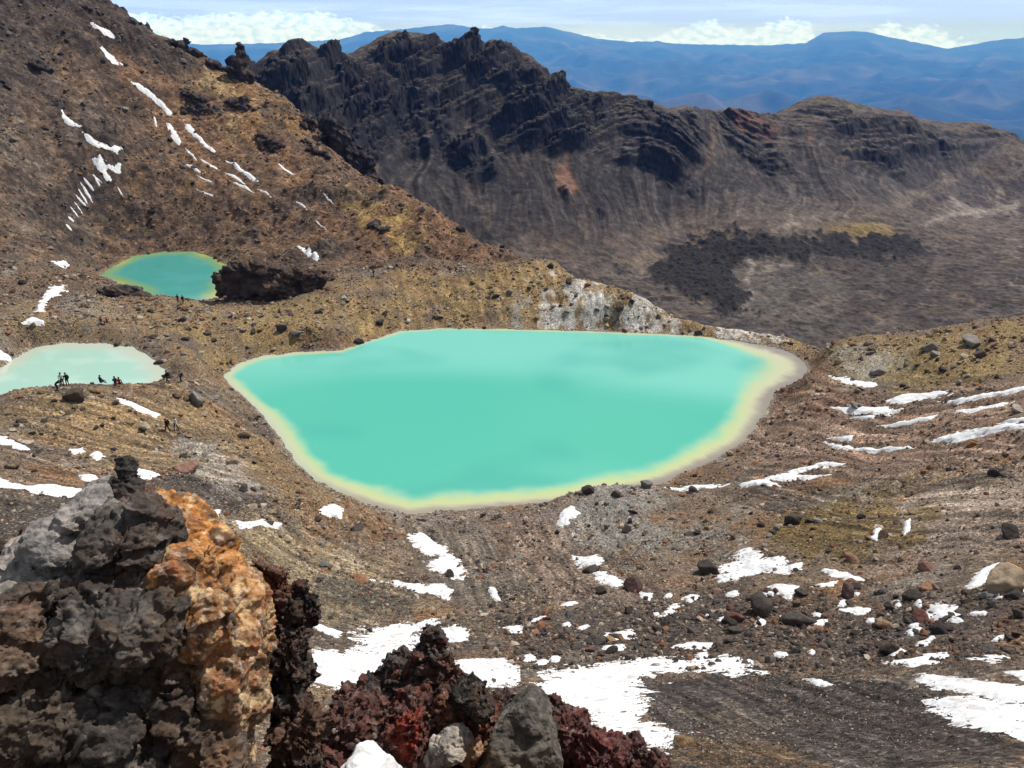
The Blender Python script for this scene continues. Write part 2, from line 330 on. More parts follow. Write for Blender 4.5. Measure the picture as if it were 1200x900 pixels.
def zone(pts, soft=.03, nz=.03, seed=0, fine=1.):
    q = [hit(u, v) for u, v in pts]; q = np.array([h for h in q if h is not None])
    a, b = lp(q[:, 0], q[:, 1]); pl = np.stack([a, b * .4], 1)
    m = np.zeros_like(R); lo, hi = pl.min(0) - .15, pl.max(0) + .15
    s = (T > lo[0]) & (T < hi[0]) & (L_ * .4 > lo[1]) & (L_ * .4 < hi[1])
    d = sdf(T[s], L_[s] * .4, pl) + nz * fbm2(T[s] / .05 * fine, L_[s] * .4 / .04 * fine, 5, 300 + seed, .65)
    m[s] = sst(soft, -soft, d); return m

# ------------------------------------------------------------------ albedo of the ground
def rgb(*c): return np.array(c)
def lay(col, m, c, a=1.): m = (m * a)[..., None]; return col * (1 - m) + np.asarray(c) * m
n1 = fbm2(X / 14, Y / 14, 5, 200, .6); n2 = fbm2(X / 3.5, Y / 3.5, 5, 210, .65); n3 = fbm2(T / .02, L_ / .03, 4, 220, .7); nb = fbm2(X / 45, Y / 45, 3, 230)
col = np.ones(X.shape + (3,)) * rgb(.132, .098, .072)
col = lay(col, sst(-.1, .6, n1), rgb(.17, .125, .08)); col = lay(col, sst(.05, .6, n2), rgb(.09, .072, .058), .8)
col = lay(col, sst(.2, .7, fbm2(X / 8, Y / 8, 4, 240)), rgb(.19, .17, .15), .6)
col = lay(col, sst(.02, .35, fbm2(X / 19 + 7, Y / 19, 4, 243, .6)), rgb(.072, .06, .052), .75); col = lay(col, sst(.12, .45, fbm2(X / 13 - 5, Y / 13, 4, 246, .6)), rgb(.165, .09, .045), .6)
def Z(pts, c, a=1., soft=.02, nz=.03, seed=0, fine=1.):
    global col
    col = lay(col, zone(pts, soft, nz, seed, fine), c, a)
OCH = rgb(.215, .15, .07)
# banks round the lakes
Z([(395, 345), (500, 322), (585, 310), (650, 314), (760, 352), (930, 405), (820, 390), (600, 383), (470, 384), (420, 398), (300, 412), (230, 420), (220, 380), (300, 362)], OCH, .85, seed=1)
Z([(0, 370), (120, 358), (250, 360), (330, 360), (400, 345), (400, 375), (280, 400), (200, 400), (60, 396), (0, 405)], rgb(.20, .145, .075), .8, seed=2)
Z([(0, 470), (130, 458), (230, 455), (290, 500), (350, 560), (420, 590), (400, 620), (290, 560), (200, 560), (100, 545), (0, 500)], rgb(.17, .12, .066), .8, seed=3)
Z([(945, 412), (1060, 395), (1200, 376), (1200, 440), (1100, 455), (980, 455), (950, 440)], rgb(.2, .145, .07), .85, seed=4)
Z([(900, 480), (950, 445), (1060, 470), (1200, 450), (1200, 545), (1000, 560), (850, 560)], rgb(.17, .117, .09), .8, seed=5)
Z([(950, 425), (985, 455), (1030, 480), (940, 475), (905, 465)], rgb(.11, .06, .042), .7, seed=6)
Z([(1060, 590), (1200, 555), (1200, 640), (1120, 650), (1030, 665)], rgb(.2, .16, .132), .85, seed=7)
Z([(900, 605), (980, 585), (1070, 595), (1060, 640), (960, 655), (890, 650)], rgb(.10, .07, .025), .8, seed=8, nz=.05)
Z([(690, 568), (745, 565), (770, 600), (760, 640), (715, 655), (670, 640), (655, 605)], rgb(.17, .165, .155), .85, seed=9, nz=.04)
Z([(780, 610), (850, 600), (880, 640), (820, 660), (770, 650)], rgb(.16, .15, .135), .6, seed=10, nz=.05)
Z([(425, 590), (480, 598), (560, 596), (660, 586), (690, 580), (650, 600), (560, 608), (520, 620), (470, 622)], rgb(.17, .145, .13), .9, .012, .01, seed=11)
Z([(470, 615), (540, 612), (600, 640), (640, 700), (560, 720), (500, 690), (485, 650)], rgb(.10, .085, .072), .9, seed=12)
Z([(560, 600), (660, 600), (720, 680), (800, 690), (760, 720), (640, 700), (590, 640)], rgb(.155, .118, .098), .7, seed=13)
Z([(0, 580), (95, 582), (190, 558), (240, 560), (330, 590), (300, 605), (230, 605), (150, 640), (0, 690)], rgb(.058, .05, .045), .95, .015, .02, seed=14)
Z([(250, 610), (340, 610), (440, 650), (480, 700), (420, 740), (360, 730), (300, 680)], rgb(.19, .15, .095), .7, seed=15)
Z([(360, 665), (430, 690), (480, 700), (470, 722), (400, 715), (350, 690)], rgb(.065, .058, .05), .85, seed=16)
Z([(580, 720), (700, 700), (860, 690), (1000, 700), (1200, 690), (1200, 790), (1050, 790), (900, 785), (700, 775), (620, 775)], rgb(.062, .05, .045), .8, .03, .04, seed=17)
Z([(740, 800), (880, 785), (1060, 795), (1200, 850), (1200, 900), (790, 900), (770, 850)], rgb(.043, .037, .036), .95, seed=18)
Z([(950, 850), (1100, 850), (1200, 880), (1200, 900), (930, 900)], rgb(.052, .043, .039), .6, seed=118)
Z([(775, 900), (800, 872), (850, 862), (920, 868), (960, 900)], rgb(.10, .068, .042), .8, seed=19)
Z([(800, 832), (850, 825), (910, 850), (890, 872), (850, 868)], rgb(.085, .07, .058), .8, seed=20)
# pale altered clay by the far shore
CLAY = np.zeros_like(R)
for k, (pl, a) in enumerate((([(630, 372), (640, 342), (660, 330), (690, 335), (712, 350), (742, 355), (752, 384), (700, 388), (628, 384)], 1.), ([(738, 352), (770, 356), (802, 372), (800, 386), (750, 386)], .9), ([(815, 372), (850, 372), (885, 382), (925, 402), (880, 399), (830, 390)], 1.))):
    m = zone(pl, .012, .03, 30 + k, 2.); CLAY = np.maximum(CLAY, m); m = m * sst(-.95, -.2, n3); col = lay(col, m, rgb(.34, .335, .315) * (1 + .2 * n2[..., None]), a * .95)
Z([(985, 425), (1030, 418), (1045, 432), (1010, 445), (980, 440)], rgb(.25, .24, .21), .7, seed=21)
Z([(590, 372), (605, 370), (608, 384), (590, 384)], rgb(.26, .26, .24), .7, .01, .02, 22)
Z([(215, 505), (260, 520), (300, 570), (270, 580), (230, 560), (205, 530)], rgb(.22, .205, .19), .7, seed=23)
Z([(50, 365), (90, 350), (110, 362), (80, 370)], rgb(.2, .19, .175), .6, seed=24)
# mountain
mcol = np.ones_like(col) * rgb(.108, .072, .050)
mcol = lay(mcol, sst(-.2, .6, n1), rgb(.142, .09, .054)); mcol = lay(mcol, sst(.1, .6, n2), rgb(.07, .052, .042), .8)
col = lay(col, Wm, 0) + mcol * Wm[..., None]
Z([(0, 90), (60, 95), (95, 170), (75, 230), (40, 290), (0, 310)], rgb(.095, .08, .068), .85, .04, .05, 40)
Z([(0, 0), (112, 5), (180, 45), (120, 70), (60, 90), (0, 110)], rgb(.052, .042, .038), .8, .04, .05, 41)
Z([(140, 55), (190, 60), (260, 110), (330, 190), (420, 240), (640, 302), (560, 300), (400, 280), (250, 200)], rgb(.17, .092, .05), .5, .03, .05, 42)
Z([(235, 85), (262, 82), (290, 105), (270, 115), (245, 105)], rgb(.24, .17, .09), .8, .02, .05, 43)
Z([(300, 105), (360, 120), (372, 140), (330, 150), (295, 135)], rgb(.2, .115, .05), .7, .02, .05, 44)
Z([(405, 225), (470, 245), (460, 255), (420, 245)], rgb(.24, .165, .06), .7, .02, .05, 45)
Z([(0, 320), (100, 300), (120, 330), (80, 350), (0, 350)], rgb(.11, .075, .05), .6, .03, .05, 46)
col = lay(col, rib, rgb(.045, .037, .034), .8)
# crater floor
fcolr = np.ones_like(col) * rgb(.078, .062, .053)
fcolr = lay(fcolr, sst(-.3, .5, nb), rgb(.105, .084, .070)); fcolr = lay(fcolr, sst(0, .6, fbm2(X / 22, Y / 9, 5, 250, .6)), rgb(.07, .06, .055), .9)
fcolr = lay(fcolr, sst(.35, .6, fbm2(X / 30, Y / 12, 4, 255, .55)), rgb(.16, .11, .06), .6)
fcolr = lay(fcolr, sst(.02, .3, fbm2(X / 26 + .5 * noise2(X / 40, Y / 40, 3), Y / 16, 5, 256, .62)), rgb(.040, .034, .035), .85)
fl = np.abs(fbm2(X / 60, Y / 34, 2, 257, .4)); fcolr = lay(fcolr, sst(.035, .0, fl), rgb(.17, .14, .115), .6)
col = lay(col, Wf, 0) + fcolr * Wf[..., None]
Z([(870, 300), (960, 305), (1000, 330), (980, 380), (900, 385), (860, 350)], rgb(.085, .078, .068), .7, .03, .05, 50)
Z([(1000, 310), (1080, 300), (1160, 340), (1150, 370), (1000, 380)], rgb(.045, .037, .033), .8, .04, .10, 51)
Z([(740, 290), (860, 262), (960, 262), (960, 275), (860, 275), (790, 290), (760, 312)], rgb(.15, .115, .085), .6, .02, .04, 52)
Z([(965, 268), (1000, 263), (1045, 266), (1050, 275), (990, 277)], rgb(.24, .17, .06), .6, .005, .005, 53)
Z([(1040, 245), (1110, 225), (1200, 205), (1200, 290), (1100, 300), (1080, 270)], rgb(.11, .086, .074), .6, .03, .05, 54)
Z([(1130, 232), (1200, 225), (1200, 250), (1140, 250)], rgb(.2, .17, .15), .8, .015, .05, 55)
Z([(1065, 228), (1120, 222), (1190, 224), (1180, 231), (1100, 234)], rgb(.05, .042, .042), .8, .012, .05, 57)
for k_, pl_ in enumerate(([(874, 296), (880, 312), (872, 326), (878, 345), (868, 362), (873, 362), (883, 346), (877, 327), (885, 312), (879, 296)], [(880, 318), (905, 312), (930, 308), (930, 311), (906, 315), (881, 321)], [(1082, 262), (1110, 250), (1150, 246), (1195, 236), (1196, 240), (1150, 250), (1112, 255), (1084, 266)], [(905, 268), (925, 262), (950, 250), (990, 246), (991, 249), (952, 254), (928, 266), (906, 271)])): Z(pl_, rgb(.23, .195, .165), .85, .0045, .004, 500 + k_, 2.)
LAVA = [(757, 318), (785, 292), (820, 278), (860, 272), (940, 280), (980, 274), (1030, 275), (1075, 284), (1085, 292), (1070, 301), (1020, 303), (985, 302), (945, 312), (900, 300), (875, 305), (856, 318), (872, 340), (884, 364), (850, 364), (815, 350), (780, 337)]
lava = zone(LAVA, .006, .014, 56, 2.2)
Zt += lava * (.6 + 1.3 * np.abs(noise2(X / 5, Y / 5, 58)) + .9 * np.abs(noise2(X / 2.6, Y / 2.6, 59)))
col = lay(col, lava, rgb(.022, .019, .0165))
# ridge
rcol = np.ones_like(col) * rgb(.058, .050, .048)
st = fbm2(cw / 7, R / 45, 5, 260, .62)
rcol = lay(rcol, sst(-.2, .6, st), rgb(.088, .076, .070)); rcol = lay(rcol, sst(.25, .7, fbm2(cw / 22, R / 60, 5, 265, .62)), rgb(.125, .10, .082), .8)
rcol = lay(rcol, sst(.3, .75, fbm2(cw / 14, R / 90, 4, 275, .6)) * sst(.2, .5, hfrac) * sst(.85, .6, hfrac), rgb(.17, .105, .075), .7)
rcol = lay(rcol, sst(.0, .35, cliffK + .1 * n3), rgb(.026, .024, .027), .9)
rcol = lay(rcol, sst(.25, .0, hfrac) * sst(az(650, 280), az(800, 280), T), rgb(.15, .12, .1), .6)
stk = fbm2(cw / 4.2, R / 55, 4, 277, .6); rcol = rcol * (np.exp(.5 * stk) * (1 - .30 * sst(az(800, 250), az(690, 250), T)))[..., None]
rcol = lay(rcol, sst(.3, .6, fbm2(cc / 20, R / 14, 4, 270)) * sst(.5, .8, hfrac), rgb(.13, .09, .055), .5)
rcol = rcol * .82
m = Wr * (1 - lava); col = lay(col, m, 0) + rcol * m[..., None]
Z([(650, 190), (668, 200), (685, 230), (672, 228), (655, 208)], rgb(.2, .11, .075), .8, .008, .015, 60)
Z([(865, 132), (895, 132), (900, 150), (880, 160), (868, 150)], rgb(.13, .06, .045), .7, .01, .02, 62)
TE = Zt / R
# damp, pale-crusted shore lines
for s, c in zip(SD, (rgb(.21, .185, .165), rgb(.24, .215, .185), rgb(.2, .16, .09))):
    col = lay(col, sst(.75, .1, s) * (s > -2), c, .65)
spk = RNG.lognormal(0, 1, X.shape)
sw = (Wn * .10 + Wm * .08 + Wf * .0 + Wr * .0)
col = col * np.exp(np.clip(np.log(spk), -2, 2.4) * sw)[..., None]
col *= (1 + .14 * n3 * (Wn + Wm))[..., None]

VV = np.stack([X, Y, Zt], -1)
M_ground = mat_attr('scoria_ground', nscale=2.2, namt=.35, bump=.05, bscale=7)
M_far = mat_attr('rock_slope', nscale=.16, namt=.45, bump=.3, bscale=.3, bdetail=2, cdetail=2.5)
speckle(M_ground, (6.5, 19.), .5, 2.0); speckle(M_far, (.5,), .86, 1.16)
M_mtn = mat_attr('mountain_rock', nscale=.4, namt=.45, bump=.3, bscale=.8, bdetail=2.5, cdetail=3); speckle(M_mtn, (.9, 2.7), .66, 1.6)
V = np.stack([X, Y, Zt], -1).reshape(-1, 3)
dk = (on * (.05 + 1.0 * cliffK) * sst(1.06, .98, hfrac) * (1 - .7 * (1 - uleft) * sst(.85, .97, hfrac))).ravel(); ii = np.nonzero(dk > .02)[0]
gT = np.gradient(V.reshape(NT, NR, 3), axis=0); gL = np.gradient(V.reshape(NT, NR, 3), axis=1); nn = np.cross(gL, gT).reshape(-1, 3)[ii]; nn /= np.maximum(np.linalg.norm(nn, axis=1), 1e-9)[:, None]; nn *= np.sign(nn[:, 2:3])
pp = V[ii].copy(); pp[:, 2] = (pp[:, 2] - (DIP * cc).ravel()[ii]) * 3.2; d1, d2, cd = worley3(pp / 9., 77); d1b, d2b, cdb = worley3(pp / 3.6 + 3, 78)
s3 = pp[:, 2] / 14 + .5 * fbm3(pp / 30., 3, 74); s3 = s3 - np.floor(s3); hh = 1.6 * (sst(0, .2, s3) - s3) + 1.0 * (cd - .5) - 1.0 * np.exp(-((d2 - d1) / .09)**2) + .7 * (cdb - .5) - .6 * np.exp(-((d2b - d1b) / .12)**2) + .9 * fbm3(pp / 12., 4, 79, .6)
V[ii] += nn * (1.5 * hh * dk[ii])[:, None]
FA = grid_faces(NT, NR)[:, ::-1]
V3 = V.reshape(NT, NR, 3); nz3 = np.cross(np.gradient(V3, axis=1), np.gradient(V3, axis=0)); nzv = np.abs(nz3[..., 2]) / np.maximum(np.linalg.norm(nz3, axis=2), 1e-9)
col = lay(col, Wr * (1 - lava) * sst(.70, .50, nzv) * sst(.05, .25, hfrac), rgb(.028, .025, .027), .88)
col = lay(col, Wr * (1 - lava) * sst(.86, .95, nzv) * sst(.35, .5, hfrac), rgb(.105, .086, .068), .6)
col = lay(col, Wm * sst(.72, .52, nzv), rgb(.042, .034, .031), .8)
def drift(pts, d0, d1, la, lc, amp, seed, soft=.04):
    global col
    a, b = hit(*d0), hit(*d1); e_ = (b - a)[:2]; e_ /= np.linalg.norm(e_); al = X * e_[0] + Y * e_[1]; ac = -X * e_[1] + Y * e_[0]
    m_ = zone(pts, soft, .03, seed); n_ = fbm2(al / la, ac / lc + .6 * noise2(al / la, ac / lc / 3, seed), 4, 700 + seed, .62); col = col * np.exp(amp * n_ * m_)[..., None]
drift([(880, 490), (960, 440), (1200, 440), (1200, 660), (1000, 660), (860, 590)], (1088, 518), (1198, 499), 22, 1.1, 1.0, 400)
drift([(740, 800), (880, 785), (1060, 795), (1200, 850), (1200, 900), (780, 900)], (800, 800), (1050, 890), 7, .35, .8, 401)
drift([(240, 590), (420, 600), (500, 690), (450, 740), (360, 740), (250, 640)], (300, 600), (460, 690), 9, 1.0, .75, 402)
drift([(470, 610), (700, 600), (760, 690), (560, 720)], (620, 620), (700, 690), 9, .6, .8, 403)
drift([(0, 470), (250, 450), (320, 560), (200, 600), (0, 600)], (20, 520), (220, 560), 10, .8, .8, 404)
drift([(400, 335), (590, 310), (760, 350), (920, 400), (600, 385), (430, 395)], (590, 320), (610, 380), 9, 1.4, .6, 405)
fc = lambda a: a.reshape(-1)[FA].mean(1)
reg = np.zeros(len(FA), int)
wm, wf, wr, lv = fc(Wm), fc(Wf), fc(Wr), fc(lava)
reg[wm > .5] = 1; reg[(wf > .5)] = 2; reg[(wr > .5)] = 3; reg[lv > .5] = 4
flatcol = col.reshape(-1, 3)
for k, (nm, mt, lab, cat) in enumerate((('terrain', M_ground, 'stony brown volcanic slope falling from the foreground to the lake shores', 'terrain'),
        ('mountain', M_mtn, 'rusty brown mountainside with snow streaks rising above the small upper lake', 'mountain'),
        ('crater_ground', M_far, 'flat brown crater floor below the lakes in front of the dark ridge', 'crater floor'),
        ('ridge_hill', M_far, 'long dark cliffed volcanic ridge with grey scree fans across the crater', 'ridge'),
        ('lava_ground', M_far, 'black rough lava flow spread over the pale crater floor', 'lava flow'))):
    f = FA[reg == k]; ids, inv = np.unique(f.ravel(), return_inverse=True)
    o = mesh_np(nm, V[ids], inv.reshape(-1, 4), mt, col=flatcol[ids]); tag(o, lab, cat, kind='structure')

# ------------------------------------------------------------------ distant country: forested valley and blue ranges
tf = np.concatenate([np.linspace(-math.pi, -.8, 30)[:-1], np.linspace(-.8, .8, 620), np.linspace(.8, math.pi, 30)[1:]]); lf = np.linspace(math.log(1150), math.log(23000), 300)
Tf, Lf = np.meshgrid(tf, lf, indexing='ij'); Rf = np.exp(Lf); Xf, Yf = Rf * np.sin(Tf), Rf * np.cos(Tf)
crest_px = [(-100, 46), (60, 46), (150, 50), (250, 52), (330, 50), (400, 46), (430, 37), (450, 36), (480, 33), (505, 30), (530, 28), (560, 33), (575, 33), (590, 30), (605, 33), (640, 31), (670, 38), (700, 45), (740, 49), (770, 48), (790, 51), (830, 52), (900, 53), (945, 50), (965, 38), (1000, 36), (1020, 38), (1045, 44), (1062, 47), (1085, 52), (1110, 57), (1140, 52), (1165, 47), (1200, 44), (1300, 44)]
RC = 17000.
tc_ = np.array([az(u, v) for u, v in crest_px]); zc = np.array([P(u, v, RC)[2] for u, v in crest_px])
cz = np.interp(Tf, tc_, zc)
prof = np.interp(Rf, [1150, 1600, 3000, 6000, 8500, 11000, 13500, 15500, RC, 19000, 23000], [0, .0, .02, .03, .07, .22, .5, .78, 1, .8, .6])
base = np.interp(Rf, [1150, 1500, 2200, 4000, 23000], [-470, -520, -580, -640, -640])
Zf = base + (cz - base) * prof
hk = sst(2500, 7000, Rf) * (1 - sst(.45, .95, prof))
rg = 1 - 2 * np.abs(noise2(Xf / 2600 + .3 * noise2(Xf / 900, Yf / 900, 4), Yf / 3400, 401)); rg2 = 1 - 2 * np.abs(noise2(Xf / 1100, Yf / 1300, 402)); rg3 = 1 - 2 * np.abs(noise2(Xf / 480, Yf / 480, 403)); rg4 = noise2(Xf / 200, Yf / 200, 404)
Zf += hk * (150 * rg + 110 * rg2 + 60 * rg3 + 22 * rg4) - 80 * hk
Zf += (14 * noise2(Tf / .008, Lf * 20, 405) + 8 * noise2(Tf / .0035, Lf * 20, 406)) * sst(.9, 1, prof)
FS = 1 + .8 * sst(1150, 5000, Rf); XF0, YF0 = Xf, Yf; XH, YH, Zf = Xf * FS, Yf * FS, Zf * FS   # the ranges stand some 30 km off
fo = np.ones(Xf.shape + (3,)) * rgb(.022, .033, .03)
fo = lay(fo, sst(-.1, .5, fbm2(Xf / 900, Yf / 1500, 4, 410)), rgb(.06, .06, .045)); fo = lay(fo, sst(.1, .5, fbm2(Xf / 400, Yf / 600, 4, 415)), rgb(.02, .03, .025))
M_hill = mat_attr('forest_hill', nscale=.0022, namt=.4, bump=45, bscale=.0033)
o = mesh_np('hills', np.stack([XH, YH, Zf], -1).reshape(-1, 3), grid_faces(len(tf), len(lf))[:, ::-1], M_hill, col=fo.reshape(-1, 3))
tag(o, 'distant blue forested hills and ranges beyond the ridge, under white clouds', 'hills', kind='structure')
# haze
me = bpy.data.meshes.new('haze'); bm = bmesh.new(); bmesh.ops.create_cube(bm, size=1)
zmin, zmax = float(Zf.min()) - 1, max(float(Zf.max()), float(Zt.max())) + 12
for v in bm.verts: v.co = ((45000 if v.co.x > 0 else -45000), (43000 if v.co.y > 0 else -43000), (zmax if v.co.z > 0 else min(zmin, -760)))
bm.to_mesh(me); bm.free(); hz = bpy.data.objects.new('haze', me); C.objects.link(hz)
m = bpy.data.materials.new('haze_air'); m.use_nodes = True; N = m.node_tree.nodes; N.remove(N['Principled BSDF'])
pv = N.new('ShaderNodeVolumePrincipled'); pv.inputs['Density'].default_value = 5.8e-5; pv.inputs['Color'].default_value = (.055, .29, 1., 1)
pv.inputs['Absorption Color'].default_value = (1, 1, 1, 1); pv.inputs['Anisotropy'].default_value = 0
m.node_tree.links.new(pv.outputs[0], N['Material Output'].inputs['Volume']); me.materials.append(m)
tag(hz, 'pale blue air haze fading the distant ranges', 'haze', kind='stuff')

# ------------------------------------------------------------------ lakes
def water_mat(name, rough):
    m = bpy.data.materials.new(name); m.use_nodes = True; N, L = m.node_tree.nodes, m.node_tree.links; b = N['Principled BSDF']
    a = N.new('ShaderNodeAttribute'); a.attribute_name = 'albedo'; L.new(a.outputs['Color'], b.inputs['Base Color'])
    b.inputs['Roughness'].default_value = rough; b.inputs['IOR'].default_value = 1.33; b.inputs['Specular IOR Level'].default_value = .45
    tc = N.new('ShaderNodeTexCoord'); n = N.new('ShaderNodeTexNoise'); n.inputs['Scale'].default_value = 1.1; n.inputs['Detail'].default_value = 4
    mp = N.new('ShaderNodeMapping'); mp.inputs['Scale'].default_value = (1, 2.4, 1); L.new(tc.outputs['Object'], mp.inputs['Vector']); L.new(mp.outputs[0], n.inputs['Vector'])
    bp = N.new('ShaderNodeBump'); bp.inputs['Strength'].default_value = .25; bp.inputs['Distance'].default_value = .03; L.new(n.outputs['Fac'], bp.inputs['Height']); L.new(bp.outputs['Normal'], b.inputs['Normal'])
    return m
M_water = water_mat('mineral_water', .14)
def lake(poly, z, step, colf, label):
    lo, hi = poly.min(0) - 2.5, poly.max(0) + 2.5; xs, ys = np.arange(lo[0], hi[0], step), np.arange(lo[1], hi[1], step)
    gx, gy = np.meshgrid(xs, ys, indexing='ij'); s = sdf(gx, gy, poly); cl_ = colf(gx, gy, s)
    f = grid_faces(len(xs), len(ys))[:, ::-1]; keep = (s.ravel()[f] < 1.6).any(1); f = f[keep]; ids, inv = np.unique(f.ravel(), return_inverse=True)
    o = mesh_np('lake', np.stack([gx, gy, np.full_like(gx, z)], -1).reshape(-1, 3)[ids], inv.reshape(-1, 4), M_water, col=cl_.reshape(-1, 3)[ids])
    tag(o, label, 'lake', kind='structure')
def c1(x, y, s):
    d = -s + .9 * fbm2(x / 6, y / 6, 4, 501) * sst(0, 3, -s)
    cx, cy = LAKE1[:, 0].mean(), LAKE1[:, 1].mean(); t, l = lp(x, y); r = np.exp(l)
    right = sst(.24, .40, t) * sst(84, 112, r); lowr = sst(.02, .34, t) * sst(108, 84, r); bot = sst(92, 74, r); left = sst(-.2, -.36, t); top = sst(110, 120, r)
    w = 1.0 + 7.6 * right + 2.6 * lowr + 1.5 * bot + .8 * left - .3 * top
    w = w * (1 + .35 * fbm2(x / 14, y / 14, 3, 545, .5)); q = d / w + .06 * fbm2(x / 1.6, y / 1.6, 4, 546, .65)
    c = np.ones(x.shape + (3,)) * rgb(.070, .38, .292)
    lt = sst(-.35, .35, noise2(x / 48, y / 30, 505) * .8 + .9 * sst(90, 114, r) - .45)
    c = lay(c, lt, rgb(.150, .462, .385), .9)
    c = lay(c, sst(.0, .6, fbm2(x / 30, y / 22, 3, 515)), rgb(.045, .31, .265), .5)  # soft cloud shadows painted into the water colour as darker patches
    c = lay(c, sst(1.55, .85, q), rgb(.27, .47, .32), .75 * (1 - .5 * top)); c = lay(c, sst(1.15, .5, q), rgb(.44, .47, .20) , .8)
    c = lay(c, right * sst(1.0, .5, q), rgb(.42, .42, .31), .75)
    c = lay(c, sst(.62, .3, q) , rgb(.43, .43, .29), .85); c = lay(c, sst(.42, .08, q), rgb(.215, .185, .165), np.clip(.25 + 1. * right + .7 * lowr + .5 * bot, 0, .95))
    c = lay(c, left * sst(.8, .2, q), rgb(.38, .44, .33), .8)
    return c
def c2(x, y, s):
    d = -s + .5 * noise2(x / 4, y / 4, 521); c = np.ones(x.shape + (3,)) * rgb(.30, .48, .41)
    c = lay(c, sst(-.2, .5, fbm2(x / 9, y / 6, 3, 522)), rgb(.38, .53, .46)); c = lay(c, sst(3.6, .4, d), rgb(.41, .43, .35), .85); return c
def c3(x, y, s):
    d = -s + .7 * noise2(x / 5, y / 5, 531); t, l = lp(x, y); r = np.exp(l)
    c = np.ones(x.shape + (3,)) * rgb(.05, .265, .24); nearb = sst(176, 160, r)
    c = lay(c, nearb, rgb(.19, .44, .41), .85); c = lay(c, sst(-.1, .5, fbm2(x / 10, y / 8, 3, 533)), rgb(.07, .30, .30), .5)
    c = lay(c, sst(4.2, 1.4, d), rgb(.18, .30, .11), .75); c = lay(c, sst(1.9, .4, d), rgb(.36, .35, .08), .75 * (1 - .6 * nearb) * sst(-.4, .3, noise2(x / 7, y / 7, 534))); c = lay(c, sst(4, 1, d) * nearb, rgb(.5, .52, .38), .8); return c
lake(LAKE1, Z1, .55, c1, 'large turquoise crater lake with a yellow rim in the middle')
lake(LAKE2, Z2, .5, c2, 'small milky pale mint pond behind the mound with seated hikers')
lake(LAKE3, Z3, .5, c3, 'small deep teal lake with yellow rim at the foot of the mountain')

# ------------------------------------------------------------------ snow lying on the ground
def mat_snow():
    m = bpy.data.materials.new('old_snow'); m.use_nodes = True; N, L = m.node_tree.nodes, m.node_tree.links; b = N['Principled BSDF']
    b.inputs['Roughness'].default_value = .7; b.inputs['Specular IOR Level'].default_value = .2
    tc = N.new('ShaderNodeTexCoord'); n = N.new('ShaderNodeTexNoise'); n.inputs['Scale'].default_value = 1.3; n.inputs['Detail'].default_value = 8; n.inputs['Roughness'].default_value = .7
    L.new(tc.outputs['Object'], n.inputs['Vector']); r = N.new('ShaderNodeValToRGB'); r.color_ramp.elements[0].position = .34; r.color_ramp.elements[0].color = (.40, .37, .35, 1); r.color_ramp.elements[1].position = .47; r.color_ramp.elements[1].color = (.66, .67, .69, 1)
    L.new(n.outputs['Fac'], r.inputs[0]); L.new(r.outputs[0], b.inputs['Base Color'])
    n2 = N.new('ShaderNodeTexNoise'); n2.inputs['Scale'].default_value = 6; n2.inputs['Detail'].default_value = 5; L.new(tc.outputs['Object'], n2.inputs['Vector'])
    bp = N.new('ShaderNodeBump'); bp.inputs['Distance'].default_value = .06; bp.inputs['Strength'].default_value = .6; L.new(n2.outputs['Fac'], bp.inputs['Height']); L.new(bp.outputs['Normal'], b.inputs['Normal'])
    return m
M_snow = mat_snow()
SNOWP = []
def snow(pts, label, group=None, name='snow_patch', holes=1.0, keep=True):
    q = [hit(u, v) for u, v in pts]; q = np.array([h for h in q if h is not None])
    if len(q) < 3: return
    pl = q[:, :2]; rm = float(np.hypot(q[:, 0], q[:, 1]).mean())
    if keep: SNOWP.append(pl)
    cs = float(np.clip(rm * .0011, .03, .5)); lo, hi = pl.min(0) - 4 * cs, pl.max(0) + 4 * cs
    n = ((hi - lo) / cs); cs *= max(1, math.sqrt(n[0] * n[1] / 60000)); xs, ys = np.arange(lo[0], hi[0], cs), np.arange(lo[1], hi[1], cs)
    gx, gy = np.meshgrid(xs, ys, indexing='ij'); sd = sdf(gx, gy, pl); dep = max(-sd.min(), cs)
    L0 = float(np.clip(dep * 1.1, 5 * cs, 40 * cs)); s2 = sd + (.12 * dep if rm > 150 else .05 * dep if rm > 72 else -.10 * dep) + (.36 if dep > 1.2 else .26) * dep * fbm2(gx / L0, gy / L0, 5, 600 + len(SNOWP), .62)
    wd = dep * .5; Amp = float(np.clip(.0026 * rm, .035, .20))
    t = Amp * (np.clip(-s2 / wd, -1, 1) * 1.0 + .12 - holes * (1.5 if dep > 1.2 else .9) * np.maximum(0, fbm2(gx / (9 * cs) * .6, gy / (9 * cs) * 1.5, 4, 650 + len(SNOWP), .7) - .12 - .5 * np.clip(-s2 / wd - .6, 0, 1)))
    z = G(gx, gy) + t; f = grid_faces(len(xs), len(ys))[:, ::-1]
    k = (t.ravel()[f] > -.02 * Amp).any(1) & (t.ravel()[f] > -Amp * .9).all(1); f = f[k]
    if len(f) < 2: return
    ids, inv = np.unique(f.ravel(), return_inverse=True); vv = np.stack([gx, gy, z], -1).reshape(-1, 3)[ids]
    org = vv.mean(0); o = mesh_np(name, vv - org, inv.reshape(-1, 4), M_snow); o.location = org
    tag(o, label, 'snow patch', group)
def streak(u1, v1, u2, v2, w):
    dx, dy = u2 - u1, v2 - v1; l = math.hypot(dx, dy); nx, ny = -dy / l * w / 2, dx / l * w / 2
    return [(u1, v1), (u1 + dx * .35 + nx, v1 + dy * .35 + ny), (u1 + dx * .75 + nx * .9, v1 + dy * .75 + ny * .9), (u2, v2), (u1 + dx * .7 - nx, v1 + dy * .7 - ny), (u1 + dx * .3 - nx * .9, v1 + dy * .3 - ny * .9)]
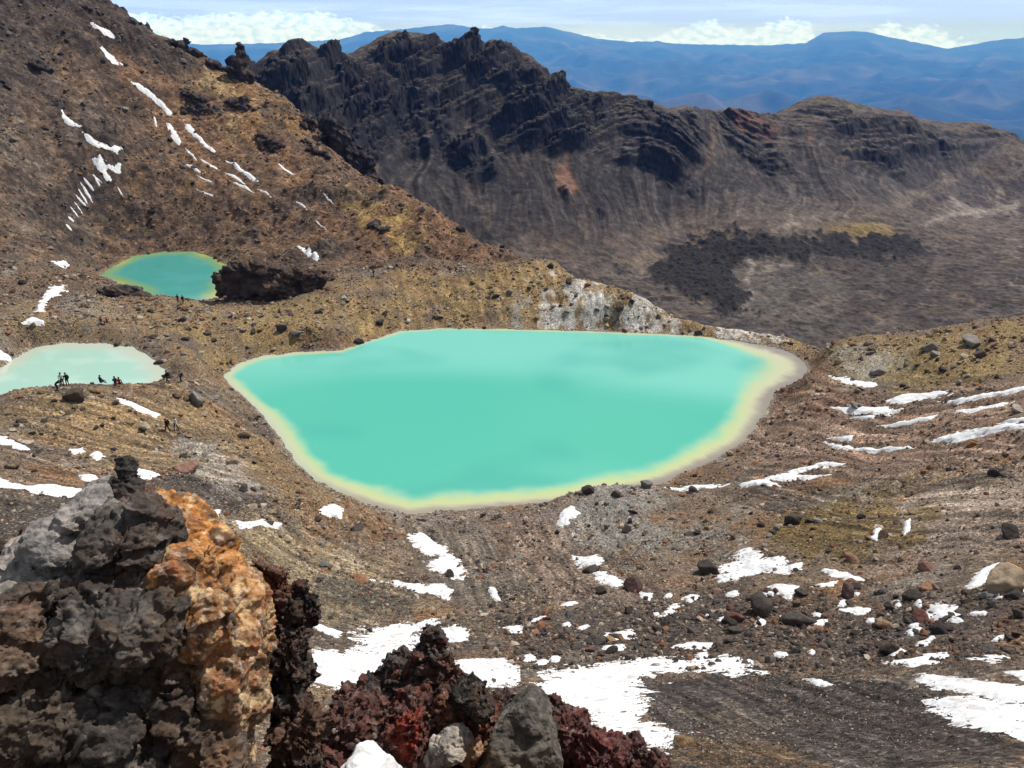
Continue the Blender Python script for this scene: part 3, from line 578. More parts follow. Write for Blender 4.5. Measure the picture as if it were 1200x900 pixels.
SN = [
 ([(355, 772), (368, 762), (395, 765), (428, 766), (422, 749), (436, 737), (458, 734), (485, 731), (506, 726), (515, 731), (494, 739), (483, 753), (476, 775), (470, 800), (440, 812), (409, 812), (379, 806), (360, 796)], 'broad white snow sheet behind the red scoria outcrop, beside the orange rock'),
 ([(512, 737), (533, 732), (549, 739), (547, 751), (530, 752), (518, 745)], 'small snow patch just behind the tip of the red scoria outcrop'),
 ([(530, 777), (560, 773), (596, 772), (607, 787), (603, 803), (571, 805), (537, 798)], 'snow sheet speckled with stones at the right flank of the red scoria outcrop'),
 ([(619, 799), (650, 790), (690, 782), (735, 774), (790, 770), (845, 768), (885, 779), (892, 787), (860, 791), (800, 787), (768, 789), (750, 802), (746, 822), (762, 842), (797, 871), (768, 885), (738, 863), (700, 851), (681, 834), (651, 831), (630, 812)], 'largest snow field, curving round the dark gravel flat behind the scoria'),
 ([(1074, 791), (1122, 795), (1210, 808), (1210, 822), (1175, 821), (1137, 812), (1092, 806)], 'upper long snow band on the dark gravel at the right edge'),
 ([(1079, 822), (1122, 816), (1212, 826), (1212, 869), (1157, 857), (1115, 842), (1092, 830)], 'wide lower snow band on the dark gravel at the right edge'),
 ([(1176, 787), (1210, 786), (1210, 801)], 'small snow corner above the snow bands at the right edge'),
 ([(846, 682), (850, 662), (877, 643), (893, 652), (917, 655), (922, 673), (893, 671), (868, 679)], 'bright snow bank in the hollow below the golden stony mound'),
 ([(922, 663), (940, 659), (938, 668), (925, 669)], 'small snow tail beside the bright snow bank below the golden mound'),
 ([(481, 626), (493, 624), (527, 648), (545, 668), (541, 680), (522, 674), (505, 667), (507, 657), (519, 653), (490, 646)], 'hooked snow patch in the gully under the lake outlet'),
 ([(435, 679), (458, 682), (519, 684), (528, 691), (524, 704), (516, 697), (473, 688)], 'thin curved snow line below the hooked snow patch'),
 ([(571, 689), (580, 689), (587, 705), (580, 704)], 'tiny snow sliver on the brown slope right of the gully'),
 ([(374, 600), (390, 591), (402, 596), (399, 608), (383, 604)], 'small round snow patch just below the yellow lower shore of the lake'),
 ([(661, 598), (669, 593), (679, 602), (658, 618), (653, 613)], 'snow streak on the grey hillock by the lake shore'),
 ([(672, 651), (703, 650), (706, 661), (680, 665)], 'snow patch at the foot of the grey hillock, upper of two'),
 ([(694, 671), (711, 672), (732, 683), (722, 690), (699, 681)], 'snow patch at the foot of the grey hillock, lower of two'),
 ([(750, 694), (765, 695), (761, 704), (752, 701)], 'snow scrap beside the round dark red boulder'),
 ([(358, 727), (379, 733), (400, 741), (395, 747), (374, 739)], 'thin snow strip above the broad sheet beside the orange rock'),
 ([(973, 441), (993, 441), (1004, 446), (1029, 449), (1024, 454), (1000, 452)], 'uppermost snow strip on the right slope, beside the grey boulder'),
 ([(1031, 473), (1063, 461), (1115, 456), (1112, 463), (1083, 468), (1052, 475)], 'widest white snow band on the upper right slope'),
 ([(971, 477), (1000, 476), (1040, 477), (1059, 479), (1042, 488), (1020, 486), (987, 482)], 'flat snow patch left below the widest snow band'),
 ([(1098, 471), (1133, 466), (1167, 459), (1206, 451), (1206, 457), (1167, 465), (1127, 473)], 'slanting snow band reaching the right edge below the ochre bank'),
 ([(1115, 484), (1150, 476), (1187, 469), (1187, 473), (1150, 481)], 'thin slanting snow line under the slanting band at the right edge'),
 ([(988, 490), (1027, 487), (1022, 492)], 'hairline snow strip nearest the lake on the right slope'),
 ([(1026, 499), (1060, 493), (1099, 486), (1089, 493), (1060, 498)], 'thin snow line in the middle of the right slope'),
 ([(965, 517), (987, 522), (1017, 526), (1067, 523), (1072, 526), (1033, 530), (1000, 528), (973, 523)], 'long sagging snow line low on the right slope'),
 ([(968, 514), (1000, 510), (997, 517)], 'small snow wedge over the long sagging snow line'),
 ([(1088, 518), (1120, 507), (1150, 502), (1206, 495), (1206, 502), (1160, 509), (1120, 519), (1100, 520)], 'long bright snow band running out to the right edge'),
 ([(1165, 497), (1206, 489), (1206, 494)], 'narrow snow line just over the long bright band at the right edge'),
 ([(886, 564), (910, 556), (940, 547), (970, 541), (992, 544), (960, 549), (933, 556), (975, 556), (960, 560), (917, 564)], 'forked snow streak on the brown slope right of the lake'),
 ([(866, 568), (900, 563), (917, 570), (871, 572)], 'snow strip just below the forked streak'),
 ([(778, 571), (815, 568), (852, 568), (815, 574)], 'slim snow strip near the lower right shore of the lake'),
 ([(1131, 691), (1145, 671), (1171, 659), (1168, 669), (1149, 686)], 'snow tongue beside the tan slab on the lower right slope'),
 ([(1149, 695), (1175, 688), (1178, 693), (1158, 702)], 'snow patch under the tongue beside the tan slab'),
 ([(1178, 689), (1206, 680), (1206, 692), (1185, 694)], 'snow patch at the right edge behind the tan slab'),
 ([(1083, 712), (1100, 706), (1128, 714), (1124, 728), (1095, 726)], 'ragged snow among the red boulders at the lower right'),
 ([(983, 714), (1005, 711), (1021, 715), (1005, 721)], 'thin snow patch between boulders right of the big dark pair'),
 ([(1040, 777), (1070, 771), (1103, 763), (1098, 778), (1068, 781)], 'ragged snow among small stones above the gravel flat'),
 ([(1130, 773), (1150, 768), (1178, 769), (1165, 777)], 'thin snow over the right end of the gravel flat'),
 ([(939, 796), (955, 796), (978, 803), (960, 805)], 'small snow strip at the top edge of the gravel flat'),
 ([(788, 758), (812, 752), (837, 754), (825, 762)], 'snow patch among small stones above the largest snow field'),
 ([(901, 687), (920, 685), (937, 688), (925, 703), (912, 697)], 'snow behind the big dark boulder pair'),
 ([(915, 722), (930, 722), (968, 727), (960, 735), (935, 733)], 'snow at the foot of the big dark boulder pair'),
 ([(949, 689), (965, 684), (981, 681), (975, 687)], 'snow dash between the bright snow bank and the red boulders'),
 ([(962, 669), (990, 671), (1014, 680), (990, 679)], 'thin bent snow line below the golden mound'),
 ([(1020, 632), (1026, 615), (1033, 620), (1027, 634)], 'upright snow scrap on the right side of the golden mound'),
 ([(1060, 612), (1067, 608), (1066, 622), (1059, 628)], 'snow scrap at the edge of the pale gravel fan'),
 ([(700, 742), (740, 738), (744, 748), (715, 750)], 'snow scrap among the dark stones of the boulder field'),
 ([(590, 735), (610, 733), (612, 741), (596, 742)], 'snow scrap at the left end of the boulder field'),
 ([(-8, 511), (0, 511), (17, 517), (35, 526), (28, 529), (10, 522), (-8, 519)], 'snow strip at the left edge below the hikers mound'),
 ([(-8, 560), (0, 561), (30, 570), (63, 568), (93, 574), (97, 582), (63, 581), (25, 573), (-8, 570)], 'long snow strip at the left edge above the black gravel'),
 ([(136, 466), (150, 469), (188, 486), (183, 490), (160, 481), (140, 472)], 'slanting snow stripe on the mound beside the walking hikers'),
 ([(80, 527), (97, 525), (101, 530), (87, 533)], 'left one of two small snow patches over the long left strip'),
 ([(105, 533), (115, 529), (122, 535), (113, 540)], 'right one of two small snow patches over the long left strip'),
 ([(93, 557), (113, 557), (117, 564), (97, 563)], 'small snow patch just above the end of the long left strip'),
 ([(160, 549), (187, 556), (173, 561), (163, 561)], 'small snow patch right behind the dark rock spire'),
 ([(239, 600), (258, 597), (256, 605), (242, 609)], 'short snow dash on black gravel right of the orange rock'),
 ([(273, 611), (310, 609), (306, 614), (279, 615)], 'upper of two parallel snow dashes on the gravel'),
 ([(279, 617), (331, 614), (326, 619), (283, 620)], 'lower of two parallel snow dashes on the gravel'),
 ([(41, 365), (45, 352), (57, 337), (70, 331), (79, 334), (78, 343), (60, 349), (54, 356), (53, 367)], 'curved snow patch left of the teal upper lake'),
 ([(26, 379), (38, 372), (52, 376), (53, 381), (36, 382)], 'small snow patch under the curved one by the upper lake'),
 ([(59, 306), (77, 304), (84, 312), (73, 314)], 'small snow cap on the slope above the curved patch'),
 ([(344, 288), (353, 289), (376, 305), (369, 307)], 'short white snow strip above the dark knob by the upper lake'),
 ([(-6, 408), (0, 409), (14, 418), (12, 424), (-6, 420)], 'snow scrap at the left edge beside the mint pond'),
 ([(104, 26), (115, 30), (132, 37), (143, 43), (137, 45), (122, 42), (111, 34)], 'highest snow streak near the top of the mountain'),
 ([(117, 56), (127, 58), (138, 71), (147, 78), (137, 78), (126, 69)], 'snow streak below the highest one on the mountain'),
 ([(149, 92), (161, 96), (188, 116), (203, 132), (200, 137), (189, 126), (172, 113), (156, 99)], 'long snow streak in the middle of the mountain gully'),
 ([(194, 143), (202, 147), (214, 167), (210, 173), (199, 158)], 'lower end of the gully snow on the mountain'),
 ([(216, 144), (228, 152), (254, 178), (247, 179), (229, 161), (217, 152)], 'straight snow streak right of the gully on the mountain'),
 ([(261, 184), (284, 198), (304, 212), (296, 213), (276, 198)], 'straight snow streak farthest down the mountain spur'),
 ([(72, 127), (79, 137), (98, 147), (83, 148), (72, 139)], 'hooked snow streak high on the left of the mountain'),
 ([(96, 154), (110, 162), (130, 172), (144, 172), (138, 181), (116, 174), (102, 166)], 'thick snow streak under the hooked one on the mountain'),
 ([(107, 185), (117, 182), (123, 192), (141, 192), (143, 203), (127, 201), (134, 214), (122, 208), (113, 198)], 'ragged snow patch above the fan of thin streaks on the mountain'),
]
for pts, lab in SN: snow(pts, lab)
JIT = np.random.default_rng(5)
for a in ((103, 200, 124, 219, 3), (97, 207, 117, 229, 4), (92, 213, 113, 238, 4), (88, 219, 106, 241, 4), (85, 227, 102, 247, 3.5), (83, 235, 97, 251, 3), (80, 243, 95, 257, 3), (79, 252, 91, 263, 3), (76, 260, 89, 273, 3), (110, 206, 122, 224, 3), (138, 215, 148, 230, 2.5)):
    a = (a[0] + JIT.uniform(-2, 3), a[1] + JIT.uniform(-2, 2), a[2] + JIT.uniform(-6, 2), a[3] + JIT.uniform(-4, 2), a[4] * JIT.uniform(.55, .9))
    snow(streak(*a), 'one of the thin parallel snow streaks fanned across the brown mountain flank', 'parallel snow streaks on the mountain', 'snow_streak', .5, False)
for a in ((216, 172, 232, 190, 3), (214, 190, 240, 205, 3), (232, 185, 258, 200, 2.5), (228, 205, 252, 215, 2.5), (262, 200, 290, 217, 3), (270, 212, 300, 226, 2.5), (300, 220, 322, 233, 2.5), (322, 190, 346, 206, 2.5), (375, 222, 392, 240, 2), (345, 235, 362, 246, 2.5), (366, 256, 386, 272, 2.5), (230, 222, 256, 232, 2), (180, 135, 184, 150, 3)):
    snow(streak(*a), 'one of the short snow dashes scattered down the mountain spur', 'short snow dashes on the mountain spur', 'snow_streak', .5, False)

FL = np.random.default_rng(77)
for k in range(46):
    u, v = FL.uniform(600, 1195), FL.uniform(690, 785); w_ = FL.uniform(4, 12); h_ = FL.uniform(2, 4.5); sl_ = FL.uniform(-.3, .1)
    if 860 < u < 1060 and v > 770: continue
    snow([(u + w_ * math.cos(a_) * FL.uniform(.7, 1.2), v + sl_ * w_ * math.cos(a_) + h_ * math.sin(a_) * FL.uniform(.6, 1.3)) for a_ in np.arange(9) * 2 * math.pi / 9], 'tiny snow scrap caught between the dark stones of the boulder field', 'snow scraps in the boulder field', 'snow_patch', .6, False)
# ------------------------------------------------------------------ rocks
def ico(sub):
    bm = bmesh.new(); bmesh.ops.create_icosphere(bm, subdivisions=sub, radius=1); bm.verts.ensure_lookup_table()
    v = np.array([q.co[:] for q in bm.verts]); f = np.array([[q.index for q in p.verts] for p in bm.faces]); bm.free(); return v, f
ICO = {k: ico(k) for k in (1, 2, 3, 4)}
def rotm(rng):
    q = rng.normal(size=4); q /= np.linalg.norm(q); w, x, y, z = q
    return np.array([[1 - 2 * (y * y + z * z), 2 * (x * y - z * w), 2 * (x * z + y * w)], [2 * (x * y + z * w), 1 - 2 * (x * x + z * z), 2 * (y * z - x * w)], [2 * (x * z - y * w), 2 * (y * z + x * w), 1 - 2 * (x * x + y * y)]])
def angular(seed, sub=3, planes=13, lo=.58):
    rng = np.random.default_rng(seed); v, f = ICO[sub]; n = rng.normal(size=(planes, 3)); n /= np.linalg.norm(n, axis=1)[:, None]; d = rng.uniform(lo, .95, planes)
    c = v @ n.T; s = np.where(c > .05, d / np.maximum(c, .05), 9).min(1); return v * np.minimum(s, 1.0)[:, None], f
M_rock = mat_attr('weathered_rock', objcol=True, nscale=2.6, namt=.5, bump=.12, bscale=4, spec=.2, rough=.9)
M_rock.node_tree.nodes['Bump'].inputs['Strength'].default_value = .9
RV = []
for k in range(9):
    v, f = angular(900 + k, 4, 9, .40); v = v * (1 + .07 * fbm3(v * 2.1 + k * 9, 4, 900 + k)[:, None] + .05 * fbm3(v * 6 + k, 5, 950 + k, .65)[:, None])
    v = v * np.array([[1, .8, .72], [1, 1, .6], [1, .7, .9], [1, .9, .8], [1.1, .7, .5], [.9, .9, .9], [1, .8, 1], [1.2, .8, .6], [.8, 1, .75]][k])
    me = bpy.data.meshes.new('boulder'); me.from_pydata(v.tolist(), [], f.tolist()); me.materials.append(M_rock); me.polygons.foreach_set('use_smooth', np.ones(len(f), bool)); RV.append(me)
def boulder_at(x, y, rad, colr, label, group=None, k=None, sx=1., sz=1., sink=.40, name='boulder'):
    k = RNG.integers(9) if k is None else k
    o = bpy.data.objects.new(name, RV[k]); C.objects.link(o); o.location = (x, y, float(G(x, y)) + rad * sz * (.62 - sink))
    o.rotation_euler = (RNG.uniform(-.35, .35), RNG.uniform(-.35, .35), RNG.uniform(0, 6.28)); o.scale = (rad * sx, rad, rad * sz)
    o.color = (*colr, 1); return tag(o, label, 'rock', group)
def boulder(u, v, px, colr, label, **kw):
    h = hit(u, v + px * .3)
    if h is None: return
    return boulder_at(h[0], h[1], px * np.linalg.norm(h) / FPX / 2 * 1.12, colr, label, **kw)
DK, GR, TN, RD, OR_, BR = (.052, .043, .038), (.175, .16, .143), (.24, .18, .12), (.13, .06, .045), (.26, .12, .045), (.10, .07, .05)
for a in ((1030, 432, 20, (.2, .19, .17), 'grey faceted boulder beside the uppermost snow strip on the right slope'), (1003, 473, 15, GR, 'grey boulder between the snow strips right of the lake'),
    (87, 462, 22, (.07, .055, .04), 'dark squat boulder on the mound beside the standing hikers'), (228, 461, 26, GR, 'grey boulder between mint pond and big lake'), (219, 543, 26, (.2, .115, .09), 'tall pinkish slab on the path below the walking hikers'),
    (273, 537, 18, TN, 'tan boulder above the left shore of the turquoise lake'), (645, 311, 9, DK, 'black boulder on the crest behind the lake'), (666, 329, 10, DK, 'dark boulder at the top of the pale clay'),
    (688, 333, 9, OR_, 'small orange rock above the pale clay'), (581, 345, 10, DK, 'dark rock on the ochre bank, left of a grey one'), (597, 341, 10, GR, 'grey rock on the ochre bank behind the lake'),
    (421, 399, 12, DK, 'dark boulder right on the far shore of the lake'), (446, 376, 12, DK, 'dark upright rock on the bank above the far shore'), (345, 388, 13, GR, 'light grey boulder on the bank left of the far shore'), (331, 383, 14, DK, 'black boulder beside the light grey one on the bank'),
    (373, 364, 10, DK, 'dark green-black boulder on the rise behind the bank'), (726, 357, 14, (.09, .06, .045), 'brown boulder between the two pale clay areas'), (741, 352, 9, DK, 'small dark rock at the top of the second clay area'),
    (893, 705, 44, DK, 'largest dark boulder of the pair in the boulder field'), (937, 720, 30, (.07, .06, .053), 'grey black boulder leaning right of the largest dark one'), (830, 661, 34, DK, 'dark ledge boulder left of the bright snow bank'), (745, 684, 24, (.06, .035, .032), 'round dark red boulder below the grey hillock'),
    (692, 665, 18, DK, 'dark boulder between the two snow patches below the hillock'), (703, 690, 14, DK, 'small dark boulder beside the lower hillock snow'), (527, 671, 12, DK, 'dark stone standing in the hooked snow patch'), (423, 676, 17, (.23, .12, .07), 'orange brown wedge shaped boulder left of the gully'),
    (418, 616, 16, DK, 'dark slab standing near the round snow patch'), (608, 650, 11, GR, 'pale grey stone alone on the brown slope'), (992, 692, 24, (.08, .05, .045), 'dark reddish boulder right of the bright snow bank'), (1085, 663, 15, (.2, .11, .09), 'pink boulder under the pale gravel fan'),
    (1085, 684, 18, (.26, .14, .09), 'flat orange stone with snow on both sides'), (1068, 697, 20, DK, 'black boulder below the flat orange stone'), (1082, 722, 18, RD, 'red boulder beside the ragged snow'), (1035, 729, 16, (.25, .16, .1), 'light tan boulder in the dark boulder field'), (1101, 735, 20, (.04, .03, .032), 'blackish purple boulder below the ragged snow'),
    (1176, 676, 44, (.26, .2, .14), 'broad tan slab near the right edge'), (1190, 662, 14, OR_, 'orange rock on top of the tan slab at the right edge'), (1181, 622, 22, DK, 'dark outcropping boulder at the right edge below the gravel fan'), (930, 606, 22, DK, 'dark boulder standing on the golden stony mound'), (998, 652, 18, (.22, .13, .08), 'tan flat stone at the foot of the golden mound'),
    (1072, 598, 13, TN, 'tan stone at the head of the pale gravel fan'), (688, 572, 15, DK, 'black boulder on the shore tip of the grey hillock'), (757, 566, 16, (.13, .12, .115), 'grey boulder at the top right of the hillock by the shore'), (722, 577, 14, (.1, .075, .06), 'brown boulder on top of the grey hillock'), (812, 572, 14, DK, 'dark boulder at the snow strip by the lower right shore'),
    (1134, 395, 14, DK, 'dark boulder on the ochre bank at the right'), (1147, 415, 13, (.09, .06, .045), 'brown boulder low on the ochre bank at the right'), (1140, 398, 22, GR, 'pale grey flat boulder on the ochre bank'), (1090, 405, 16, (.14, .12, .1), 'long grey brown boulder on the ochre bank'), (1190, 480, 14, (.32, .27, .25), 'pale boulder over the long bright snow band'),
    (1138, 520, 10, OR_, 'small orange stone under the long bright snow band'), (540, 267, 12, DK, 'black crag sticking up on the mountain spur'), (196, 440, 12, DK, 'dark boulder at the right end of the mint pond'), (186, 424, 13, DK, 'dark boulder pile on the upper right shore of the mint pond'), (1165, 553, 12, DK, 'dark stone on the right slope below the bright band'),
    (635, 838, 14, (.2, .12, .06), 'ochre stone at the snow edge behind the smooth grey boulder'), (800, 866, 22, (.2, .13, .07), 'tan rock where the snow field meets the rusty gravel'), (727, 745, 12, OR_, 'orange stone in the middle of the boulder field'), (716, 748, 12, (.3, .2, .11), 'yellowish stone beside the orange one in the boulder field')):
    boulder(*a)
def inpoly(x, y, pl): return sdf(np.array([x]), np.array([y]), pl)[0] < 0
def rnd_boulders(n, poly, lo, hi, cols, label, group, **kw):
    us, vs = [p[0] for p in poly], [p[1] for p in poly]; pa = np.array(poly, float); c = 0
    for _ in range(n * 12):
        u, v = RNG.uniform(min(us), max(us)), RNG.uniform(min(vs), max(vs))
        if sdf(np.array([u]), np.array([v]), pa)[0] > 0: continue
        h = hit(u, v)
        if h is None or any(inpoly(h[0], h[1], p) for p in (LAKE1, LAKE2, LAKE3)): continue
        px = lo * (1 - RNG.random() * (1 - (lo / hi)**2))**-.5; cl = np.array(cols[RNG.integers(len(cols))]) * RNG.uniform(.7, 1.3)
        boulder_at(h[0], h[1], px * np.linalg.norm(h) / FPX / 2, cl, label, group, sz=RNG.uniform(.7, 1.1), sx=RNG.uniform(.8, 1.3), **kw); c += 1
        if c >= n: return
rnd_boulders(95, [(640, 715), (840, 690), (1000, 690), (1200, 690), (1200, 770), (900, 775), (700, 775), (610, 755)], 8, 26, [DK, DK, DK, BR, RD, (.09, .08, .078), (.16, .1, .075)], 'dark lava boulder among many others in the snowy boulder field', 'boulders of the boulder field')
rnd_boulders(32, [(690, 575), (800, 590), (880, 610), (1050, 600), (1060, 645), (880, 660), (700, 660)], 7, 15, [DK, BR, GR, (.14, .1, .05)], 'small boulder on the stony hillock or golden mound right of the gully', 'boulders on the hillock and golden mound')
rnd_boulders(24, [(960, 410), (1200, 380), (1200, 450), (1000, 465)], 6, 12, [DK, GR, BR, TN], 'small boulder on the ochre bank right of the lake', 'boulders on the right ochre bank')
rnd_boulders(34, [(400, 345), (590, 320), (700, 335), (900, 395), (620, 383), (470, 386), (420, 400), (330, 400)], 5, 10, [DK, GR, BR, TN, (.3, .28, .26)], 'small boulder on the ochre bank behind the lake', 'boulders on the bank behind the lake')
rnd_boulders(40, [(190, 425), (260, 450), (330, 550), (420, 600), (400, 680), (300, 610), (220, 560), (200, 480)], 7, 15, [DK, GR, BR, TN, OR_, (.3, .24, .17)], 'small boulder on the rusty slope left of the lake', 'boulders on the slope left of the lake')
rnd_boulders(20, [(0, 470), (180, 465), (190, 530), (0, 560)], 6, 13, [DK, BR, TN, (.3, .26, .2)], 'small boulder on the hikers mound', 'boulders on the mound')
rnd_boulders(22, [(140, 390), (250, 365), (330, 365), (300, 410), (200, 420)], 6, 12, [DK, BR, GR], 'small boulder on the saddle between the upper lake and the ponds', 'boulders on the saddle')

# loose stones, far too many to count
def stones(n):
    wgt = ((np.abs(T) < .74) & (R > 7.5) & (R < 300) & (LAKED > .15)) * (Wn + .55 * Wm + .25 * Wf) * np.exp(1.7 * fbm2(X / 6, Y / 6, 4, 700, .6)) * (1 - .75 * CLAY)
    wgt *= np.where((R < 26) & (T > .1), .7, 1.); p = wgt.ravel(); p = p / p.sum()
    idx = RNG.choice(len(p), n, p=p); x = X.ravel()[idx] * (1 + RNG.normal(0, .001, n)); y = Y.ravel()[idx] * (1 + RNG.normal(0, .001, n))
    ok = np.ones(n, bool)
    for pl in SNOWP:
        lo, hi = pl.min(0), pl.max(0); b = (x > lo[0]) & (x < hi[0]) & (y > lo[1]) & (y < hi[1])
        ii = np.nonzero(b)[0]; s = sdf(x[ii], y[ii], pl); ok[ii] &= (s > -.15 * np.sqrt(max((hi - lo).min(), .1))) | (RNG.random(len(ii)) < .13)
    x, y, idx = x[ok], y[ok], idx[ok]; n = len(x); z = G(x, y); r3 = np.sqrt(x * x + y * y + z * z)
    px = np.minimum(1.3 * (1 - RNG.random(n))**(-1 / 2.6), 7.5); th = np.arctan2(x, y); r2 = np.hypot(x, y)
    flat = (r2 < 26) & (th > .06); px = np.where(flat, np.minimum(px * .9, 3.6), px)
    field = (r2 > 26) & (r2 < 37) & (th > -.05); px = np.where(field, px * 1.5, px); wm = Wm.ravel()[idx]
    rad = px * r3 / FPX / 2
    base = flatcol[idx] * RNG.uniform(.55, 1.35, n)[:, None]; pick = RNG.random(n)
    pal = np.where(pick < .34, 0, np.where(pick < .49, 1, np.where(pick < .64, 2, 3)))
    pc = np.array([[.27, .225, .18], [.05, .044, .042], [.17, .085, .05], [0, 0, 0]])[pal]
    bank = (r2 > 122) & (r2 < 160) & (th > -.25) & (th < .35); px = np.where(bank, px * .8, px); rad = px * r3 / FPX / 2
    dark = field | flat; cl_ = np.where((pal == 3)[:, None], base, pc * RNG.uniform(.7, 1.3, n)[:, None]); dd = dark & (pal == 0) & (RNG.random(n) < .55); cl_[dd] = np.array([.055, .046, .042]) * RNG.uniform(.6, 1.6, dd.sum())[:, None]
    cl_ = np.where((wm > .5)[:, None] & (pal == 0)[:, None], cl_ * .55, cl_)
    v0, f0 = ICO[1]; nv = len(v0); q = RNG.normal(size=(n, 4)); q /= np.linalg.norm(q, axis=1)[:, None]; a, b, c, d = q.T
    M = np.stack([1 - 2 * (c * c + d * d), 2 * (b * c - d * a), 2 * (b * d + c * a), 2 * (b * c + d * a), 1 - 2 * (b * b + d * d), 2 * (c * d - b * a), 2 * (b * d - c * a), 2 * (c * d + b * a), 1 - 2 * (b * b + c * c)], 1).reshape(n, 3, 3)
    vv = v0[None] * RNG.uniform(.6, 1.3, (n, nv, 1)) * RNG.uniform(.55, 1.25, (n, 1, 3)); vv = np.einsum('nij,nkj->nki', M, vv) * np.array([1, 1, .78])
    vv = vv * rad[:, None, None] + np.stack([x, y, z + rad * .15], 1)[:, None, :]
    ff = (f0[None] + (np.arange(n) * nv)[:, None, None]).reshape(-1, 3)
    o = mesh_np('gravel', vv.reshape(-1, 3), ff, M_stone, smooth=False, col=np.repeat(cl_, nv, 0))
    tag(o, 'loose stones and gravel strewn over the volcanic slopes', 'gravel', kind='stuff')
M_stone = mat_attr('loose_stone', nscale=5, namt=.3, bump=.02, bscale=14)
stones(165000)

# ------------------------------------------------------------------ sculpted outcrops: faceted blocks fused, then weathered
def fuse(blobs, voxel):
    vs, fs, n = [], [], 0
    for (c, rad, seed) in blobs:
        v, f = angular(seed, 3, 12, .6); rr = rotm(np.random.default_rng(seed + 5)); v = (v @ rr.T) * np.asarray(rad); vs.append(v + c); fs.append(f + n); n += len(v)
    me = bpy.data.meshes.new('t'); me.from_pydata(np.concatenate(vs).tolist(), [], np.concatenate(fs).tolist()); o = bpy.data.objects.new('t', me); C.objects.link(o)
    md = o.modifiers.new('r', 'REMESH'); md.mode = 'VOXEL'; md.voxel_size = voxel
    dg = bpy.context.evaluated_depsgraph_get(); e = o.evaluated_get(dg); m2 = bpy.data.meshes.new_from_object(e)
    bpy.data.objects.remove(o); bpy.data.meshes.remove(me)
    V_ = np.empty(len(m2.vertices) * 3, F32); m2.vertices.foreach_get('co', V_); V_ = V_.reshape(-1, 3).astype(float)
    F_ = np.array([list(p.vertices) + ([p.vertices[-1]] if len(p.vertices) == 3 else []) for p in m2.polygons], np.int32) if any(len(p.vertices) != 4 for p in m2.polygons) else None
    if F_ is None: F_ = np.empty(len(m2.polygons) * 4, np.int32); m2.polygons.foreach_get('vertices', F_); F_ = F_.reshape(-1, 4)
    bpy.data.meshes.remove(m2); return V_, F_
def biggest(V_, F_):
    l = np.arange(len(V_))
    for _ in range(3000):
        m = l[F_].min(1); n = l.copy()
        for k in range(4): np.minimum.at(n, F_[:, k], m)
        n = n[n]
        if (n == l).all(): break
        l = n
    u, c = np.unique(l, return_counts=True); k = l == u[c.argmax()]; F_ = F_[k[F_[:, 0]]]; ids, inv = np.unique(F_.ravel(), return_inverse=True)
    return V_[ids], inv.reshape(-1, 4)
def normals(V_, F_):
    a = np.cross(V_[F_[:, 2]] - V_[F_[:, 0]], V_[F_[:, 3]] - V_[F_[:, 1]]); n = np.zeros_like(V_)
    for k in range(4):
        for ax in range(3): n[:, ax] += np.bincount(F_[:, k], a[:, ax], len(V_))
    return n / np.maximum(np.linalg.norm(n, axis=1), 1e-12)[:, None]
def relax(V_, F_, it):
    for _ in range(it):
        s = np.zeros_like(V_); c = np.zeros(len(V_))
        for k in range(4):
            for d in (1, 3):
                for ax in range(3): s[:, ax] += np.bincount(F_[:, k], V_[F_[:, (k + d) % 4], ax], len(V_))
                c += np.bincount(F_[:, k], minlength=len(V_))
        V_ = .5 * V_ + .5 * s / np.maximum(c, 1)[:, None]
    return V_
